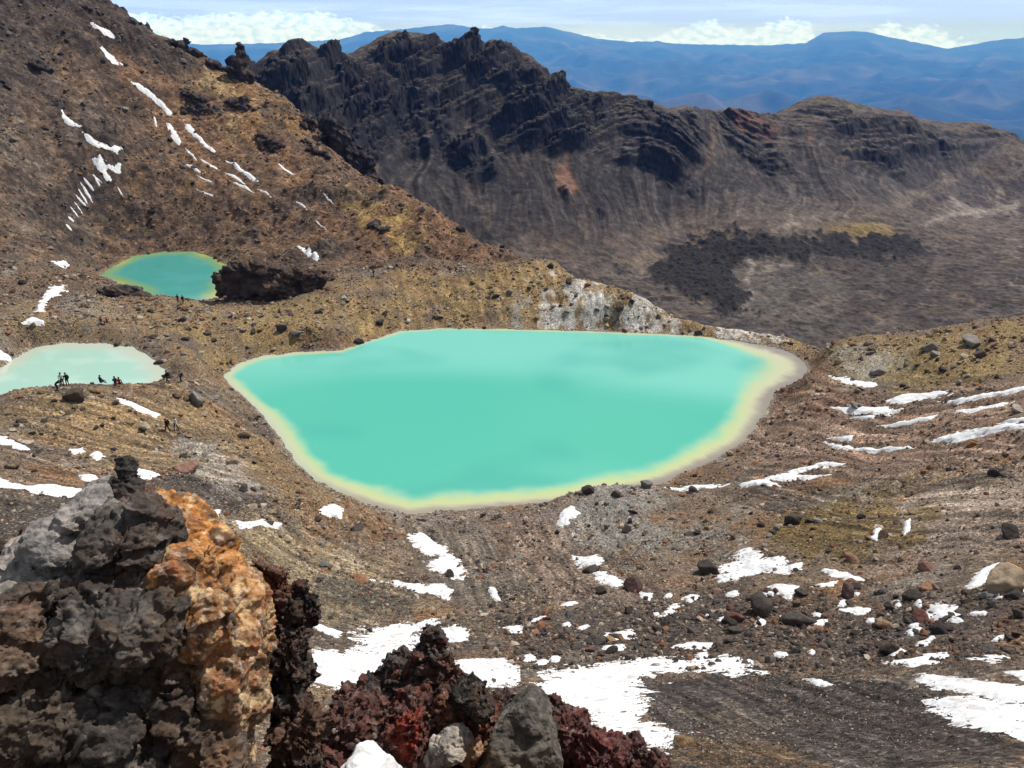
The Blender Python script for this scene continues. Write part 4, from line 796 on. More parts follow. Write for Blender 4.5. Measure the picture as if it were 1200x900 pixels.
def outcrop(name, blobs, voxel, unit, mat, colf, style='block', parent=None, seed=0, amp=1., melt=2, grow=1.):
    V_, F_ = fuse([(c, tuple(np.asarray(r) * grow), s) for c, r, s in blobs], voxel)
    if parent is None and style != 'smooth': V_, F_ = biggest(V_, F_)
    V_ = relax(V_, F_, melt)
    q = V_ / unit; wq = q + (.35 if style == 'scoria' else .16) * np.stack([noise3(q * 1.3 + k * 31, 70 + k + seed) for k in range(3)], 1)
    N_ = normals(V_, F_)
    if style == 'block':
        d1, d2, cid = worley3(wq * np.array([1.1, 1.1, 1.5]), seed); crack = np.exp(-((d2 - d1) / .07)**2)
        h = .05 * (cid - .5) - .10 * crack + .09 * fbm3(wq * 1.2, 3, 20 + seed) - .05 * np.abs(fbm3(wq * 2.4, 3, 25 + seed)); tq = wq @ np.array([.35, .25, .9]) * 2.4 + .45 * fbm3(wq * .7, 3, 28 + seed); tf_ = tq - np.floor(tq); h = h + .10 * (sst(0, .12, tf_) - tf_); t2 = wq @ np.array([.9, -.3, .2]) * 2.0 + .4 * fbm3(wq * .7 + 4, 3, 29 + seed); tf2 = t2 - np.floor(t2); h = h + .08 * (sst(0, .12, tf2) - tf2); V_ = V_ + N_ * (h * unit * amp)[:, None]; N_ = normals(V_, F_)
        q2 = V_ / unit; d1, d2, cid2 = worley3(q2 * 4.2 + 5, seed + 1)
        h = .03 * (cid2 - .5) - .02 * np.exp(-((d2 - d1) / .08)**2) - .075 * np.abs(fbm3(q2 * np.array([3.4, 3.4, 4.6]), 5, 30 + seed, .62)) + .022 * fbm3(q2 * 12, 4, 40 + seed, .65); V_ = V_ + N_ * (h * unit * amp)[:, None]
    elif style == 'scoria':
        d1, d2, cid = worley3(wq * 1.7, seed); crack = np.exp(-((d2 - d1) / .1)**2)
        h = .24 * (cid - .4) - .14 * crack + .04 * (.55 - d1) + .16 * fbm3(wq * 1.5, 3, 20 + seed) - .09 * np.abs(fbm3(wq * 3, 3, 26 + seed)); V_ = V_ + N_ * (h * unit * amp)[:, None]; N_ = normals(V_, F_)
        q2 = V_ / unit; d1, d2, cid2 = worley3(q2 * 5 + 5, seed + 1)
        h = .03 * (.5 - d1) + .07 * (cid2 - .5) - .045 * np.exp(-((d2 - d1) / .1)**2) - .07 * np.abs(fbm3(q2 * 7, 4, 30 + seed, .65)); V_ = V_ + N_ * (h * unit * amp)[:, None]; N_ = normals(V_, F_)
        q3 = V_ / unit; d1, d2, _ = worley3(q3 * 15, seed + 2); V_ = V_ + N_ * ((.018 * (.5 - d1)) * unit * amp)[:, None]
    else:                                   # smooth, pitted
        h = .10 * fbm3(q * 1.0, 3, 20 + seed) + .03 * fbm3(q * 4, 4, 30 + seed, .6) - .02 * sst(.25, .5, noise3(q * 9, 40 + seed)); V_ = V_ + N_ * (h * unit * amp)[:, None]
    cl_ = colf(V_, V_ / unit)
    org = V_.mean(0); o = mesh_np(name, V_ - (org if parent is None else np.array(parent.location)), F_, mat, col=cl_)
    if parent is None: o.location = org
    else: o.parent = parent
    return o
def B(u, v, d, ru, rv, rd=None, seed=0):   # block seen at (u,v), depth d, half sizes in picture units
    s = d / FPX; return (Pd(u, v, d), (ru * s, (rd if rd else (ru + rv) / 2) * s, rv * s), seed)
def nearest_col(blobs, cols, sharp=7.):
    cs = np.array([b[0] for b in blobs]); rs = np.array([b[1] for b in blobs]); cols = np.array(cols, float)
    def f(V_, q):
        w = V_ + .05 * np.stack([noise3(V_ * 9 + 40 * k, 5 + k) for k in range(3)], 1) * (rs.mean() / .15)
        D = np.stack([np.linalg.norm((w - c) / r, axis=1) for c, r in zip(cs, rs)], 1); K = np.exp(-sharp * (D - D.min(1, keepdims=True))); K /= K.sum(1, keepdims=True); return K @ cols
    return f
M_crag = mat_attr('crag_rock', nscale=16, namt=.45, bump=.018, bscale=26, spec=.35, rough=.8, strength=1.)
M_scoria = mat_attr('scoria_rock', nscale=14, namt=.4, bump=.02, bscale=30, spec=.2, strength=1.)
DG, GY, BN, OG, PK = (.030, .026, .024), (.20, .185, .17), (.13, .075, .045), (.42, .17, .04), (.30, .17, .12)
def mottled(blobs, cols, kind=None):
    nc = nearest_col(blobs, cols)
    def f(V_, q):
        c = nc(V_, q); a = fbm3(V_ * 7, 5, 811, .6)[:, None]; b = fbm3(V_ * 22, 4, 821, .65)[:, None]; e = fbm3(V_ * 4 + 9, 4, 831, .6)[:, None]
        c = c * np.exp(.55 * a + .35 * b)
        if kind == 'orange':
            k = sst(.0, .5, e); c = c * (1 - k) + k * np.array([.25, .10, .04]); k = sst(.15, .55, fbm3(V_ * 11 + 4, 4, 841, .65)[:, None]); c = c * (1 - .8 * k) + .8 * k * np.array([.52, .37, .20])
            k = sst(.12, .45, fbm3(V_ * 9 + 14, 5, 851, .68)[:, None]); c = c * (1 - .75 * k) + .75 * k * np.array([.05, .034, .026]); k = sst(.34, .6, fbm3(V_ * 24 + 24, 4, 861, .65)[:, None]); c = c * (1 - .55 * k) + .55 * k * np.array([.46, .38, .30])
        elif kind == 'dark':
            k = sst(.1, .5, e); c = c * (1 - .5 * k) + .5 * k * np.array([.085, .048, .028]); k = sst(.3, .6, fbm3(V_ * 14 + 4, 4, 842, .65)[:, None]); c = c * (1 - .45 * k) + .45 * k * np.array([.19, .16, .14])
        elif kind == 'grey':
            k = sst(.1, .5, e); c = c * (1 - .6 * k) + .6 * k * np.array([.28, .24, .22])
        elif kind == 'scoria':
            k = sst(.05, .5, e); c = c * (1 - .7 * k) + .7 * k * np.array([.12, .04, .03]); k = sst(.25, .6, fbm3(V_ * 9 + 4, 4, 842, .65)[:, None]); c = c * (1 - .7 * k) + .7 * k * np.array([.045, .04, .042]); k = sst(.38, .6, fbm3(V_ * 13 + 44, 4, 852, .65)[:, None]); c = c * (1 - .6 * k) + .6 * k * np.array([.2, .15, .13])
        return c
    return f
# the big outcrop beside the viewpoint
bl = [B(175, 640, 3.45, 34, 46, 50, 1), B(135, 640, 3.4, 30, 44, 40, 2), B(195, 690, 3.35, 34, 30, 40, 3), B(150, 735, 3.15, 62, 42, 60, 4), B(95, 750, 3.1, 48, 36, 50, 5), B(75, 705, 3.35, 34, 22, 40, 6), B(120, 690, 3.4, 40, 30, 50, 7),
      B(60, 850, 3.05, 60, 70, 60, 8), B(190, 840, 3.3, 75, 66, 70, 9), B(120, 880, 3.05, 46, 60, 50, 10), B(20, 770, 3.05, 44, 44, 50, 11), B(25, 720, 3.15, 36, 24, 40, 111), B(150, 800, 3.4, 90, 80, 90, 12), B(130, 980, 3.1, 150, 110, 120, 13), B(60, 1080, 3.3, 220, 130, 160, 14), B(200, 770, 3.3, 40, 30, 40, 15), B(235, 900, 3.2, 44, 50, 40, 16), B(100, 800, 3.6, 130, 150, 90, 17), B(160, 670, 3.75, 60, 60, 50, 18), B(-10, 900, 3.1, 50, 90, 60, 19)]
cb = [(.05, .04, .035), (.075, .067, .06), (.18, .085, .034), (.055, .048, .042), (.055, .05, .046), (.10, .09, .08), (.13, .075, .042), (.050, .036, .025), (.045, .033, .026), (.045, .038, .033), (.10, .062, .04), (.13, .08, .055), DG, DG, DG, (.20, .095, .038), (.10, .055, .03), DG, (.16, .075, .03), (.05, .036, .028)]
bl.append(B(150, 790, 3.52, 140, 160, 70, 140)); cb.append((.045, .034, .028))
root = outcrop('rock_outcrop', bl, .0062, .42, M_crag, mottled(bl, cb, 'dark'), 'block', seed=3, amp=.9, melt=22, grow=1.14)
tag(root, 'huge rugged orange and grey rock outcrop filling the lower left foreground', 'rock outcrop')
bl = [B(205, 625, 3.75, 42, 40, 45, 21), B(236, 668, 3.68, 44, 54, 55, 22), B(256, 735, 3.55, 58, 70, 70, 23), B(268, 800, 3.36, 50, 70, 70, 24), B(262, 870, 3.34, 42, 64, 60, 25), B(210, 720, 3.5, 40, 60, 45, 26), B(255, 960, 3.5, 60, 80, 70, 27), B(180, 605, 3.75, 24, 26, 30, 28), B(288, 765, 3.6, 34, 62, 50, 29), B(215, 668, 3.32, 36, 40, 40, 130), B(232, 735, 3.26, 42, 54, 40, 131), B(300, 740, 3.65, 24, 44, 40, 132)]
outcrop('orange_face', bl, .0062, .62, M_crag, mottled(bl, [OG, OG, (.36, .18, .07), (.20, .11, .055), (.13, .08, .05), OG, BN, (.3, .16, .06), (.20, .10, .045), (.34, .15, .045), (.28, .13, .05), (.22, .13, .07)], 'orange'), 'block', root, 5, .5, melt=45, grow=1.08)['label'] = 'orange and rust stained face of the outcrop'
bl = [B(45, 690, 3.5, 62, 34, 60, 31), B(85, 640, 3.62, 50, 42, 60, 32), B(120, 600, 3.7, 30, 30, 45, 33), B(15, 668, 3.6, 40, 24, 50, 34), B(60, 660, 3.65, 50, 40, 60, 35), B(100, 620, 3.6, 24, 34, 50, 36)]
outcrop('grey_slab', bl, .0062, .36, M_crag, mottled(bl, [(.28, .255, .23), (.13, .122, .115), GY, (.25, .22, .20), GY, GY], 'grey'), 'block', root, 7, .6, melt=30, grow=1.08)['label'] = 'smooth pale grey slab on the left of the outcrop'
bl = [B(147, 553, 3.8, 13, 18, 16, 41), B(150, 572, 3.78, 20, 16, 22, 42), B(148, 588, 3.75, 26, 16, 26, 43), B(152, 602, 3.72, 28, 18, 30, 44), B(142, 545, 3.8, 8, 10, 10, 45), B(163, 580, 3.8, 12, 14, 18, 46)]
outcrop('spire', bl, .0058, .16, M_crag, mottled(bl, [DG, DG, (.08, .055, .045), (.12, .065, .04), DG, (.1, .05, .035)], 'dark'), 'block', root, 9, .9)['label'] = 'dark layered spire on top of the outcrop'
# dark scoria stack leaning behind it
bl = [B(318, 690, 3.95, 30, 28, 35, 51), B(352, 705, 3.95, 20, 20, 28, 52), B(335, 745, 3.9, 30, 34, 40, 53), B(340, 800, 3.85, 34, 42, 45, 54), B(350, 850, 3.8, 34, 44, 45, 55), B(345, 910, 3.8, 40, 50, 50, 56), B(310, 740, 3.95, 30, 50, 45, 57), B(345, 1000, 3.8, 70, 90, 80, 58), B(300, 670, 3.95, 16, 16, 20, 59), B(368, 722, 3.95, 9, 12, 12, 60)]
o = outcrop('scoria_boulder', bl, .0062, .2, M_scoria, mottled(bl, [(.11, .045, .03), DG, (.06, .04, .035), (.05, .038, .034), (.09, .05, .036), DG, DG, DG, (.09, .05, .035), DG], 'dark'), 'scoria', seed=11)
tag(o, 'tall blackish brown scoria boulder standing right behind the orange outcrop', 'rock')
bl = [B(25, 640, 4.6, 26, 14, 24, 61), B(45, 625, 4.7, 18, 12, 20, 62), B(8, 648, 4.5, 20, 14, 20, 63), B(35, 665, 4.6, 60, 26, 50, 64), B(30, 760, 4.5, 80, 80, 80, 65)]
o = outcrop('scoria_boulder', bl, .009, .22, M_scoria, mottled(bl, [(.16, .08, .035), DG, DG, DG, DG], 'dark'), 'scoria', seed=13)
tag(o, 'low dark rubbly boulder showing behind the grey slab at the left edge', 'rock')
# red scoria outcrop in the bottom middle
bl = [B(505, 752, 6.6, 17, 18, 24, 71), B(500, 778, 6.55, 28, 24, 34, 72), B(512, 800, 6.5, 36, 30, 40, 73), B(468, 795, 6.6, 34, 24, 36, 74), B(440, 806, 6.6, 24, 20, 30, 75), B(430, 835, 6.4, 50, 28, 50, 76), B(400, 860, 6.2, 40, 40, 50, 77), B(490, 840, 6.3, 60, 34, 60, 78), B(545, 850, 6.2, 50, 40, 50, 79), B(455, 885, 6.1, 60, 40, 55, 80), B(520, 900, 6.0, 60, 40, 60, 81), B(590, 840, 6.3, 40, 26, 40, 82), B(640, 838, 6.3, 24, 18, 30, 83), B(668, 860, 6.2, 30, 26, 36, 84), B(700, 890, 6.0, 44, 36, 44, 85), B(745, 893, 6.0, 28, 26, 34, 86), B(770, 905, 6.0, 22, 18, 30, 87), B(600, 960, 6.1, 230, 70, 120, 88), B(480, 1000, 6.1, 170, 120, 120, 89), B(390, 930, 6.0, 50, 60, 60, 90), B(478, 862, 5.95, 24, 34, 24, 91), B(640, 1060, 6.3, 260, 130, 160, 92)]
RB, RR = (.085, .042, .036), (.22, .035, .022)
cb = [(.06, .05, .048), (.065, .05, .047), (.09, .045, .036), (.055, .048, .046), DG, RB, RB, (.10, .045, .035), (.15, .07, .045), RB, RB, DG, (.1, .04, .035), (.09, .04, .036), (.1, .035, .035), RB, RB, RB, RB, RB, RR, RB]
o = outcrop('scoria_outcrop', bl, .0105, .26, M_scoria, mottled(bl, cb, 'scoria'), 'scoria', seed=17)
tag(o, 'red brown scoria outcrop with a pointed peak in the bottom middle foreground', 'rock outcrop'); heap = o
bl = [B(612, 868, 5.75, 46, 50, 52, 93), B(618, 840, 5.8, 34, 34, 40, 94), B(595, 900, 5.75, 46, 40, 50, 95), B(632, 880, 5.75, 32, 44, 44, 96)]
o = outcrop('boulder', bl, .008, .4, M_crag, mottled(bl, [(.080, .070, .058), (.066, .058, .050), (.14, .085, .042), (.095, .082, .064)], 'x'), 'smooth', seed=19)
tag(o, 'large smooth dark grey boulder with pale specks in front of the red scoria', 'rock')
bl = [B(530, 872, 5.85, 28, 22, 30, 97), B(552, 880, 5.85, 18, 20, 24, 98), B(515, 890, 5.85, 20, 18, 24, 99)]
o = outcrop('boulder', bl, .008, .2, M_crag, mottled(bl, [(.30, .26, .22), (.30, .16, .08), (.2, .17, .14)], 'grey'), 'scoria', seed=21, amp=.5)
tag(o, 'pale lichen grey boulder with an orange top beside the smooth dark one', 'rock')
bl = [B(552, 815, 6.0, 28, 16, 30, 101), B(566, 832, 5.9, 18, 20, 24, 102), B(538, 820, 6.0, 16, 16, 20, 103)]
o = outcrop('boulder', bl, .008, .14, M_scoria, mottled(bl, [DG, (.06, .045, .04), DG], 'dark'), 'scoria', seed=23)
tag(o, 'black knobbly scoria boulder above the pale one on the red outcrop', 'rock')
# snow caught low on the scoria
bl = [B(426, 909, 5.65, 26, 24, 46, 104), B(446, 922, 5.6, 34, 22, 46, 105), B(412, 915, 5.65, 12, 30, 40, 106), B(430, 935, 5.6, 50, 30, 50, 107)]
V_, F_ = fuse(bl, .012); V_ = relax(V_, F_, 30); V_ += normals(V_, F_) * (.035 * fbm3(V_ * 5, 5, 5))[:, None]; org = V_.mean(0); o = mesh_np('snow_patch', V_ - org, F_, M_snow); o.location = org
tag(o, 'snow lump caught on the red scoria at the bottom edge', 'snow patch')
# rubble on the scoria outcrop
def rubble(src, n, lo, hi, pal, label):
    me = src.data; V_ = np.empty(len(me.vertices) * 3, F32); me.vertices.foreach_get('co', V_); V_ = V_.reshape(-1, 3) + np.array(src.location)
    F_ = np.empty(len(me.polygons) * 4, np.int32); me.polygons.foreach_get('vertices', F_); N_ = normals(V_.astype(float), F_.reshape(-1, 4))
    ids = np.nonzero((N_[:, 2] > .15) & (V_[:, 2] > V_[:, 2].max() - 2.2))[0]; ids = RNG.choice(ids, n); vs, fs, cs, k = [], [], [], 0
    for i in ids:
        v, f = angular(int(RNG.integers(1 << 30)), 2, 10, .5); rad = lo * (1 - RNG.random() * (1 - (lo / hi)**2))**-.5
        v = (v * (1 + .12 * RNG.normal(size=(len(v), 1)))) @ rotm(RNG).T * rad * RNG.uniform(.7, 1.2, 3) + V_[i] + N_[i] * rad * .3; vs.append(v); fs.append(f + k); k += len(v)
        c = np.array(pal[RNG.integers(len(pal))]) * RNG.uniform(.6, 1.4); cs.append(np.repeat(c[None], len(v), 0))
    o = mesh_np('rubble', np.concatenate(vs), np.concatenate(fs), M_scoria, smooth=False, col=np.concatenate(cs)); tag(o, label, 'rubble', kind='stuff')
rubble(heap, 1500, .009, .045, [(.09, .04, .035), (.05, .045, .043), (.12, .05, .035), (.2, .16, .14), (.16, .06, .035), (.07, .04, .04)], 'small red and black scoria rubble lying on the foreground outcrop')
# crags far off: pinnacle, knobs by the upper lake, cliffs on the spur
def crag(items, r, label, colr, name='rock_outcrop', voxel=None, seed=0, cat='rock outcrop', amp=1., style='block', snap=False, tight=False):
    bl = []
    rg_ = np.random.default_rng(seed); it2 = []
    for (u, v, ru, rv) in items:
        it2.append((u, v, ru * .8, rv * .8))
        if not tight: it2 += [(u + rg_.uniform(-1, 1) * ru, v + rg_.uniform(-.5, .9) * rv, ru * rg_.uniform(.3, .6), rv * rg_.uniform(.35, .75)) for _ in range(4)]
    for k, (u, v, ru, rv) in enumerate(it2):
        c = hit(u, v + rv * .35, 100) if snap else None
        if c is None: c = P(u, v, r)
        rv = rv * (.8 if snap else 1); s = np.linalg.norm(c) * math.cos(math.atan(abs(v - 450) / FPX)) / FPX; bl.append((c, (ru * s, (ru + rv) / 2 * s, rv * s), seed * 50 + k))
    s = r / FPX; o = outcrop(name, bl, voxel or s * 1.1, s * 22, M_far2, mottled_far(colr), style, seed=seed, amp=amp); tag(o, label, cat); return o
M_far2 = mat_attr('far_crag', nscale=.9, namt=.35, bump=.25, bscale=1.6)
def mottled_far(c0):
    def f(V_, q):
        a = fbm3(q * 1.5, 4, 871, .6)[:, None]; c = np.array(c0) * np.exp(.6 * a); k = sst(.1, .5, fbm3(q * 2.2 + 7, 4, 872, .65)[:, None]); return c * (1 - .6 * k) + .6 * k * np.array(c0) * np.array([2.3, 1.7, 1.3])
    return f
crag([(283, 82, 10, 22), (282, 62, 5.5, 12), (272, 90, 8, 14), (292, 92, 8, 14), (283, 108, 16, 14)], 284, 'dark pointed rock pinnacle on the skyline between mountain and ridge', (.05, .042, .04), 'rock_pinnacle', tight=True, seed=31, cat='rock pinnacle')
crag([(275, 318, 18, 14), (305, 315, 28, 12), (340, 322, 30, 12), (372, 325, 20, 9), (285, 340, 24, 16), (320, 345, 40, 14), (262, 328, 9, 14), (310, 332, 40, 16), (350, 336, 26, 12)], 151, 'dark brown rocky knob on the right shore of the teal lake', (.06, .046, .038), seed=32, amp=1.2)
crag([(130, 343, 14, 9), (150, 345, 16, 10), (165, 349, 12, 7), (135, 352, 18, 8)], 158, 'small dark rocky knob on the left shore of the teal lake', (.055, .045, .04), seed=33)
crag([(395, 170, 16, 24), (418, 195, 18, 22), (405, 205, 20, 16), (385, 150, 12, 18), (438, 212, 12, 12)], 262, 'black cliff where the mountain spur drops toward the crater', (.04, .034, .034), 'rock_cliff', seed=34, cat='cliff', amp=1.3)
crag([(232, 115, 14, 12), (245, 128, 12, 9), (222, 125, 12, 8)], 262, 'dark rocky crag on the upper mountain spur', (.055, .044, .04), seed=35, amp=1.2, snap=True)
crag([(278, 118, 14, 8), (290, 125, 10, 7)], 262, 'dark crag just below the pinnacle on the spur', (.055, .044, .04), seed=36, amp=1.2, snap=True)
crag([(345, 130, 14, 10), (362, 140, 12, 12), (335, 142, 12, 8)], 270, 'dark crag at the brink of the mountain spur', (.05, .04, .036), seed=37, amp=1.2, snap=True)
crag([(210, 52, 10, 6), (200, 48, 8, 6), (225, 60, 10, 5)], 294, 'dark crag on the mountain skyline left of the pinnacle', (.05, .042, .04), seed=38)
crag([(140, 24, 8, 7), (150, 27, 8, 6), (128, 18, 6, 6)], 290, 'dark crag near the top of the mountain skyline', (.05, .042, .04), seed=39)
crag([(30, 12, 26, 12), (62, 20, 20, 10), (95, 14, 16, 9), (8, 30, 18, 12)], 288, 'broad dark rocky summit crag at the top left corner of the mountain', (.042, .035, .033), seed=41, amp=1.3)
crag([(318, 168, 14, 10), (334, 178, 10, 9), (306, 160, 9, 7)], 250, 'dark crag in the middle of the mountain spur above its cliff', (.05, .04, .036), seed=42, amp=1.2, snap=True)
crag([(250, 78, 12, 7), (262, 84, 9, 6)], 290, 'dark crag on the skyline just left of the pinnacle foot', (.05, .042, .04), seed=43)
crag([(372, 176, 11, 9), (360, 165, 9, 8)], 258, 'dark crag beside the top of the black cliff', (.045, .037, .035), seed=44, amp=1.2, snap=True)
crag([(40, 75, 14, 6), (56, 80, 9, 5)], 262, 'dark crag on the grey left flank of the mountain', (.05, .042, .04), seed=45, snap=True)
crag([(440, 262, 9, 8), (452, 268, 8, 6)], 200, 'dark crag low on the mountain spur above the orange scree', (.05, .042, .04), seed=40, snap=True)

# ------------------------------------------------------------------ hikers
M_skin = mat_plain('skin', (.45, .27, .18), .6); M_hair = mat_plain('dark_hair', (.03, .022, .018), .6)
CL = {k: mat_plain(k + '_cloth', c, .9, .1) for k, c in dict(black=(.02, .02, .023), navy=(.03, .04, .07), white=(.75, .75, .74), red=(.45, .03, .03), grey=(.16, .16, .17), olive=(.08, .08, .05)).items()}
def skin_mesh(name, verts, edges, radii, mats, split):
    me = bpy.data.meshes.new('s'); me.from_pydata(verts, edges, []); o = bpy.data.objects.new('s', me); C.objects.link(o)
    md = o.modifiers.new('skin', 'SKIN'); md.use_smooth_shade = True; o.modifiers.new('sub', 'SUBSURF').levels = 1
    for v, r in zip(me.skin_vertices[0].data, radii): v.radius = (r, r)
    me.skin_vertices[0].data[0].use_root = True
    e = o.evaluated_get(bpy.context.evaluated_depsgraph_get()); m2 = bpy.data.meshes.new_from_object(e); bpy.data.objects.remove(o); m2.name = name
    m2.materials.clear()
    for m_ in mats: m2.materials.append(m_)
    for p in m2.polygons: p.material_index = split(p.center)
    return m2
def person(u, v, label, top, legs, pose='stand', face=0., pack=None, group='hikers round the lakes', hgt=1.74):
    h = hit(u, v)
    sc_ = hgt / 1.74
    if pose == 'sit':
        J = dict(pel=(0, 0, .42), chest=(0, -.03, .80), neck=(0, 0, .98), head=(0, .02, 1.10), crown=(0, .02, 1.20)); knee = lambda s: (s * .13, .42, .46); foot_ = lambda s: (s * .14, .50, .06); toe = lambda s: (s * .14, .66, .04); hipx = .09
        elb = lambda s: (s * .26, .08, .66); hand = lambda s: (s * .14, .32, .54)
    elif pose == 'bend':
        J = dict(pel=(0, -.1, .88), chest=(0, .28, 1.05), neck=(0, .46, 1.06), head=(0, .57, 1.03), crown=(0, .64, .99)); knee = lambda s: (s * .11, .02, .48); foot_ = lambda s: (s * .12, -.05, .07); toe = lambda s: (s * .13, .12, .04); hipx = .09
        elb = lambda s: (s * .22, .38, .80); hand = lambda s: (s * .14, .42, .56)
    else:
        wk = .22 if pose == 'walk' else 0.
        J = dict(pel=(0, 0, .93), chest=(0, .0, 1.28), neck=(0, .0, 1.47), head=(0, .03, 1.59), crown=(0, .02, 1.69)); knee = lambda s: (s * .10, .05 + s * wk * .6, .50); foot_ = lambda s: (s * .11, s * wk - .02, .07); toe = lambda s: (s * .12, s * wk + .16, .04); hipx = .09
        elb = lambda s: (s * .27, -.04 - s * wk * .5, 1.10); hand = lambda s: (s * .26, .10 - s * wk, .88)
    V_ = [J['pel'], J['chest'], J['neck'], J['head'], J['crown']]; E = [(0, 1), (1, 2), (2, 3), (3, 4)]; Rr = [.135, .155, .055, .098, .07]
    for s in (-1, 1):
        n = len(V_); pz = J['pel']; ch = J['chest']
        V_ += [(s * hipx, pz[1], pz[2] - .07), knee(s), foot_(s), toe(s), (s * .19, ch[1], ch[2] + .10), elb(s), hand(s), (hand(s)[0], hand(s)[1] + .05, hand(s)[2] - .07)]
        E += [(0, n), (n, n + 1), (n + 1, n + 2), (n + 2, n + 3), (1, n + 4), (n + 4, n + 5), (n + 5, n + 6), (n + 6, n + 7)]; Rr += [.095, .062, .045, .035, .062, .045, .032, .035]
    hd = np.array(J['head']); hands = [np.array(hand(s)) for s in (-1, 1)]; hipz = J['pel'][2]
    nk = np.array(J['neck']); lg = [np.array(J['pel'])] + [np.array(knee(s)) for s in (-1, 1)] + [np.array(foot_(s)) for s in (-1, 1)]; ub = [np.array(J['chest'])] + [np.array(elb(s)) for s in (-1, 1)] + [(np.array(J['pel']) + np.array(J['chest'])) / 2]
    def split(c):
        c = np.array(c)
        if np.linalg.norm(c - hd) < .135 or min(np.linalg.norm(c - q) for q in hands) < .085: return 0
        return 1 if min(np.linalg.norm(c - q) for q in ub) < min(np.linalg.norm(c - q) for q in lg) else 2
    me = skin_mesh('person', V_, E, Rr, [M_skin, CL[top], CL[legs]], split)
    o = bpy.data.objects.new('person', me); C.objects.link(o); o.location = (h[0], h[1], float(G(h[0], h[1])) - .01); o.rotation_euler = (0, 0, face); o.scale = (sc_,) * 3
    tag(o, label, 'person', group)
    hv, hf = ICO[3]; k = (hv[:, 2] > -.1) | (hv[:, 1] < -.2); keepf = k[hf].all(1); hh = hv * np.array([.108, .118, .115]) + hd + np.array([0, -.012, .03])
    hm = bpy.data.meshes.new('hair'); hm.from_pydata(hh.tolist(), [], hf[keepf].tolist()); hm.materials.append(M_hair); ho = bpy.data.objects.new('hair', hm); C.objects.link(ho); ho.parent = o
    if pack:
        bm = bmesh.new(); bmesh.ops.create_cube(bm, size=1); ch = J['chest']
        for q in bm.verts: q.co = (q.co.x * .32 * (1 if q.co.z < 0 else .8), q.co.y * .2 + ch[1] - .24, q.co.z * .5 + ch[2] - .05)
        bmesh.ops.bevel(bm, geom=bm.edges[:], offset=.05, segments=2, affect='EDGES'); pm = bpy.data.meshes.new('backpack'); bm.to_mesh(pm); bm.free(); pm.materials.append(CL[pack]); po = bpy.data.objects.new('backpack', pm); C.objects.link(po); po.parent = o
    return o
person(68, 458, 'person in black bending forward on the mound, left of two standing hikers', 'black', 'black', 'bend', -1.2)
person(74, 453, 'standing person in a white top and dark trousers on the mound', 'white', 'black', 'stand', .3)
person(80, 453, 'person in black standing right beside the one in white', 'black', 'black', 'stand', .9, 'black')
person(119, 451, 'person in black sitting on a rock in front of the mint pond', 'black', 'navy', 'sit', -.4)
person(136, 452, 'person in a dark jacket sitting right of the first seated one', 'navy', 'grey', 'sit', .5)
person(141, 453, 'person with a red top sitting at the end of the seated row', 'red', 'black', 'sit', .2)
person(197, 449, 'person in dark clothes at the right end of the mint pond', 'black', 'olive', 'walk', 1.5, 'black')
person(213, 449, 'person in grey near the boulder between the two lakes', 'grey', 'black', 'walk', 1.4, 'navy')
person(197, 507, 'person in black walking up the path below the snow stripe', 'black', 'black', 'walk', 2.8, 'black')
person(207, 505, 'person in a white top walking beside the one in black on the path', 'white', 'navy', 'walk', 2.9)
person(209, 355, 'left one of two dark standing hikers by the teal lake', 'black', 'black', 'stand', .2)
person(215, 356, 'right one of two dark standing hikers by the teal lake', 'black', 'navy', 'stand', 0., 'black')
person(126, 380, 'person in a bright red jacket resting on the saddle behind the pond', 'red', 'black', 'sit', 2.5)
person(119, 380, 'person in dark clothes sitting left of the red jacket', 'black', 'grey', 'sit', 2.9)
person(438, 325, 'lone tiny dark hiker on the trail over the crest', 'black', 'black', 'walk', 1.2)
boulder(112, 455, 13, (.2, .13, .07), 'light brown rock under the seated hikers by the pond', sz=.5)
boulder(149, 454, 16, (.22, .16, .11), 'tan slab at the right end of the seated hikers', sz=.45, sx=1.5)
# ------------------------------------------------------------------ camera, light, sky
cam = bpy.data.cameras.new('camera'); co = bpy.data.objects.new('camera', cam); C.objects.link(co)
cam.sensor_width = 36; cam.lens = 27; cam.clip_start = .05; cam.clip_end = 150000
co.rotation_euler = (math.pi / 2 - PITCH, 0, 0); bpy.context.scene.camera = co
SUN_AZ, SUN_EL = math.radians(46), math.radians(54)
sv = Vector((math.sin(SUN_AZ) * math.cos(SUN_EL), math.cos(SUN_AZ) * math.cos(SUN_EL), math.sin(SUN_EL)))
sl = bpy.data.lights.new('sun', 'SUN'); sl.energy = 5.0; sl.angle = math.radians(.5); sl.color = (1, .955, .89)
so = bpy.data.objects.new('sun', sl); C.objects.link(so); so.rotation_euler = sv.to_track_quat('Z', 'Y').to_euler(); so.location = (0, 0, 300)
w = bpy.data.worlds.new('World'); bpy.context.scene.world = w; w.use_nodes = True; N, L = w.node_tree.nodes, w.node_tree.links
bg = N['Background']; bg.inputs['Strength'].default_value = .085
sky = N.new('ShaderNodeTexSky'); sky.sky_type = 'NISHITA'; sky.sun_disc = False; sky.sun_elevation = SUN_EL; sky.sun_rotation = SUN_AZ; sky.altitude = 1500
tcw = N.new('ShaderNodeTexCoord'); sx = N.new('ShaderNodeSeparateXYZ'); L.new(tcw.outputs['Generated'], sx.inputs[0])
def mth(op, a, b=None, c=None):
    n = N.new('ShaderNodeMath'); n.operation = op
    for i, q in enumerate((a, b, c)):
        if q is None: continue
        if isinstance(q, (int, float)): n.inputs[i].default_value = q
        else: L.new(q, n.inputs[i])
    return n.outputs[0]
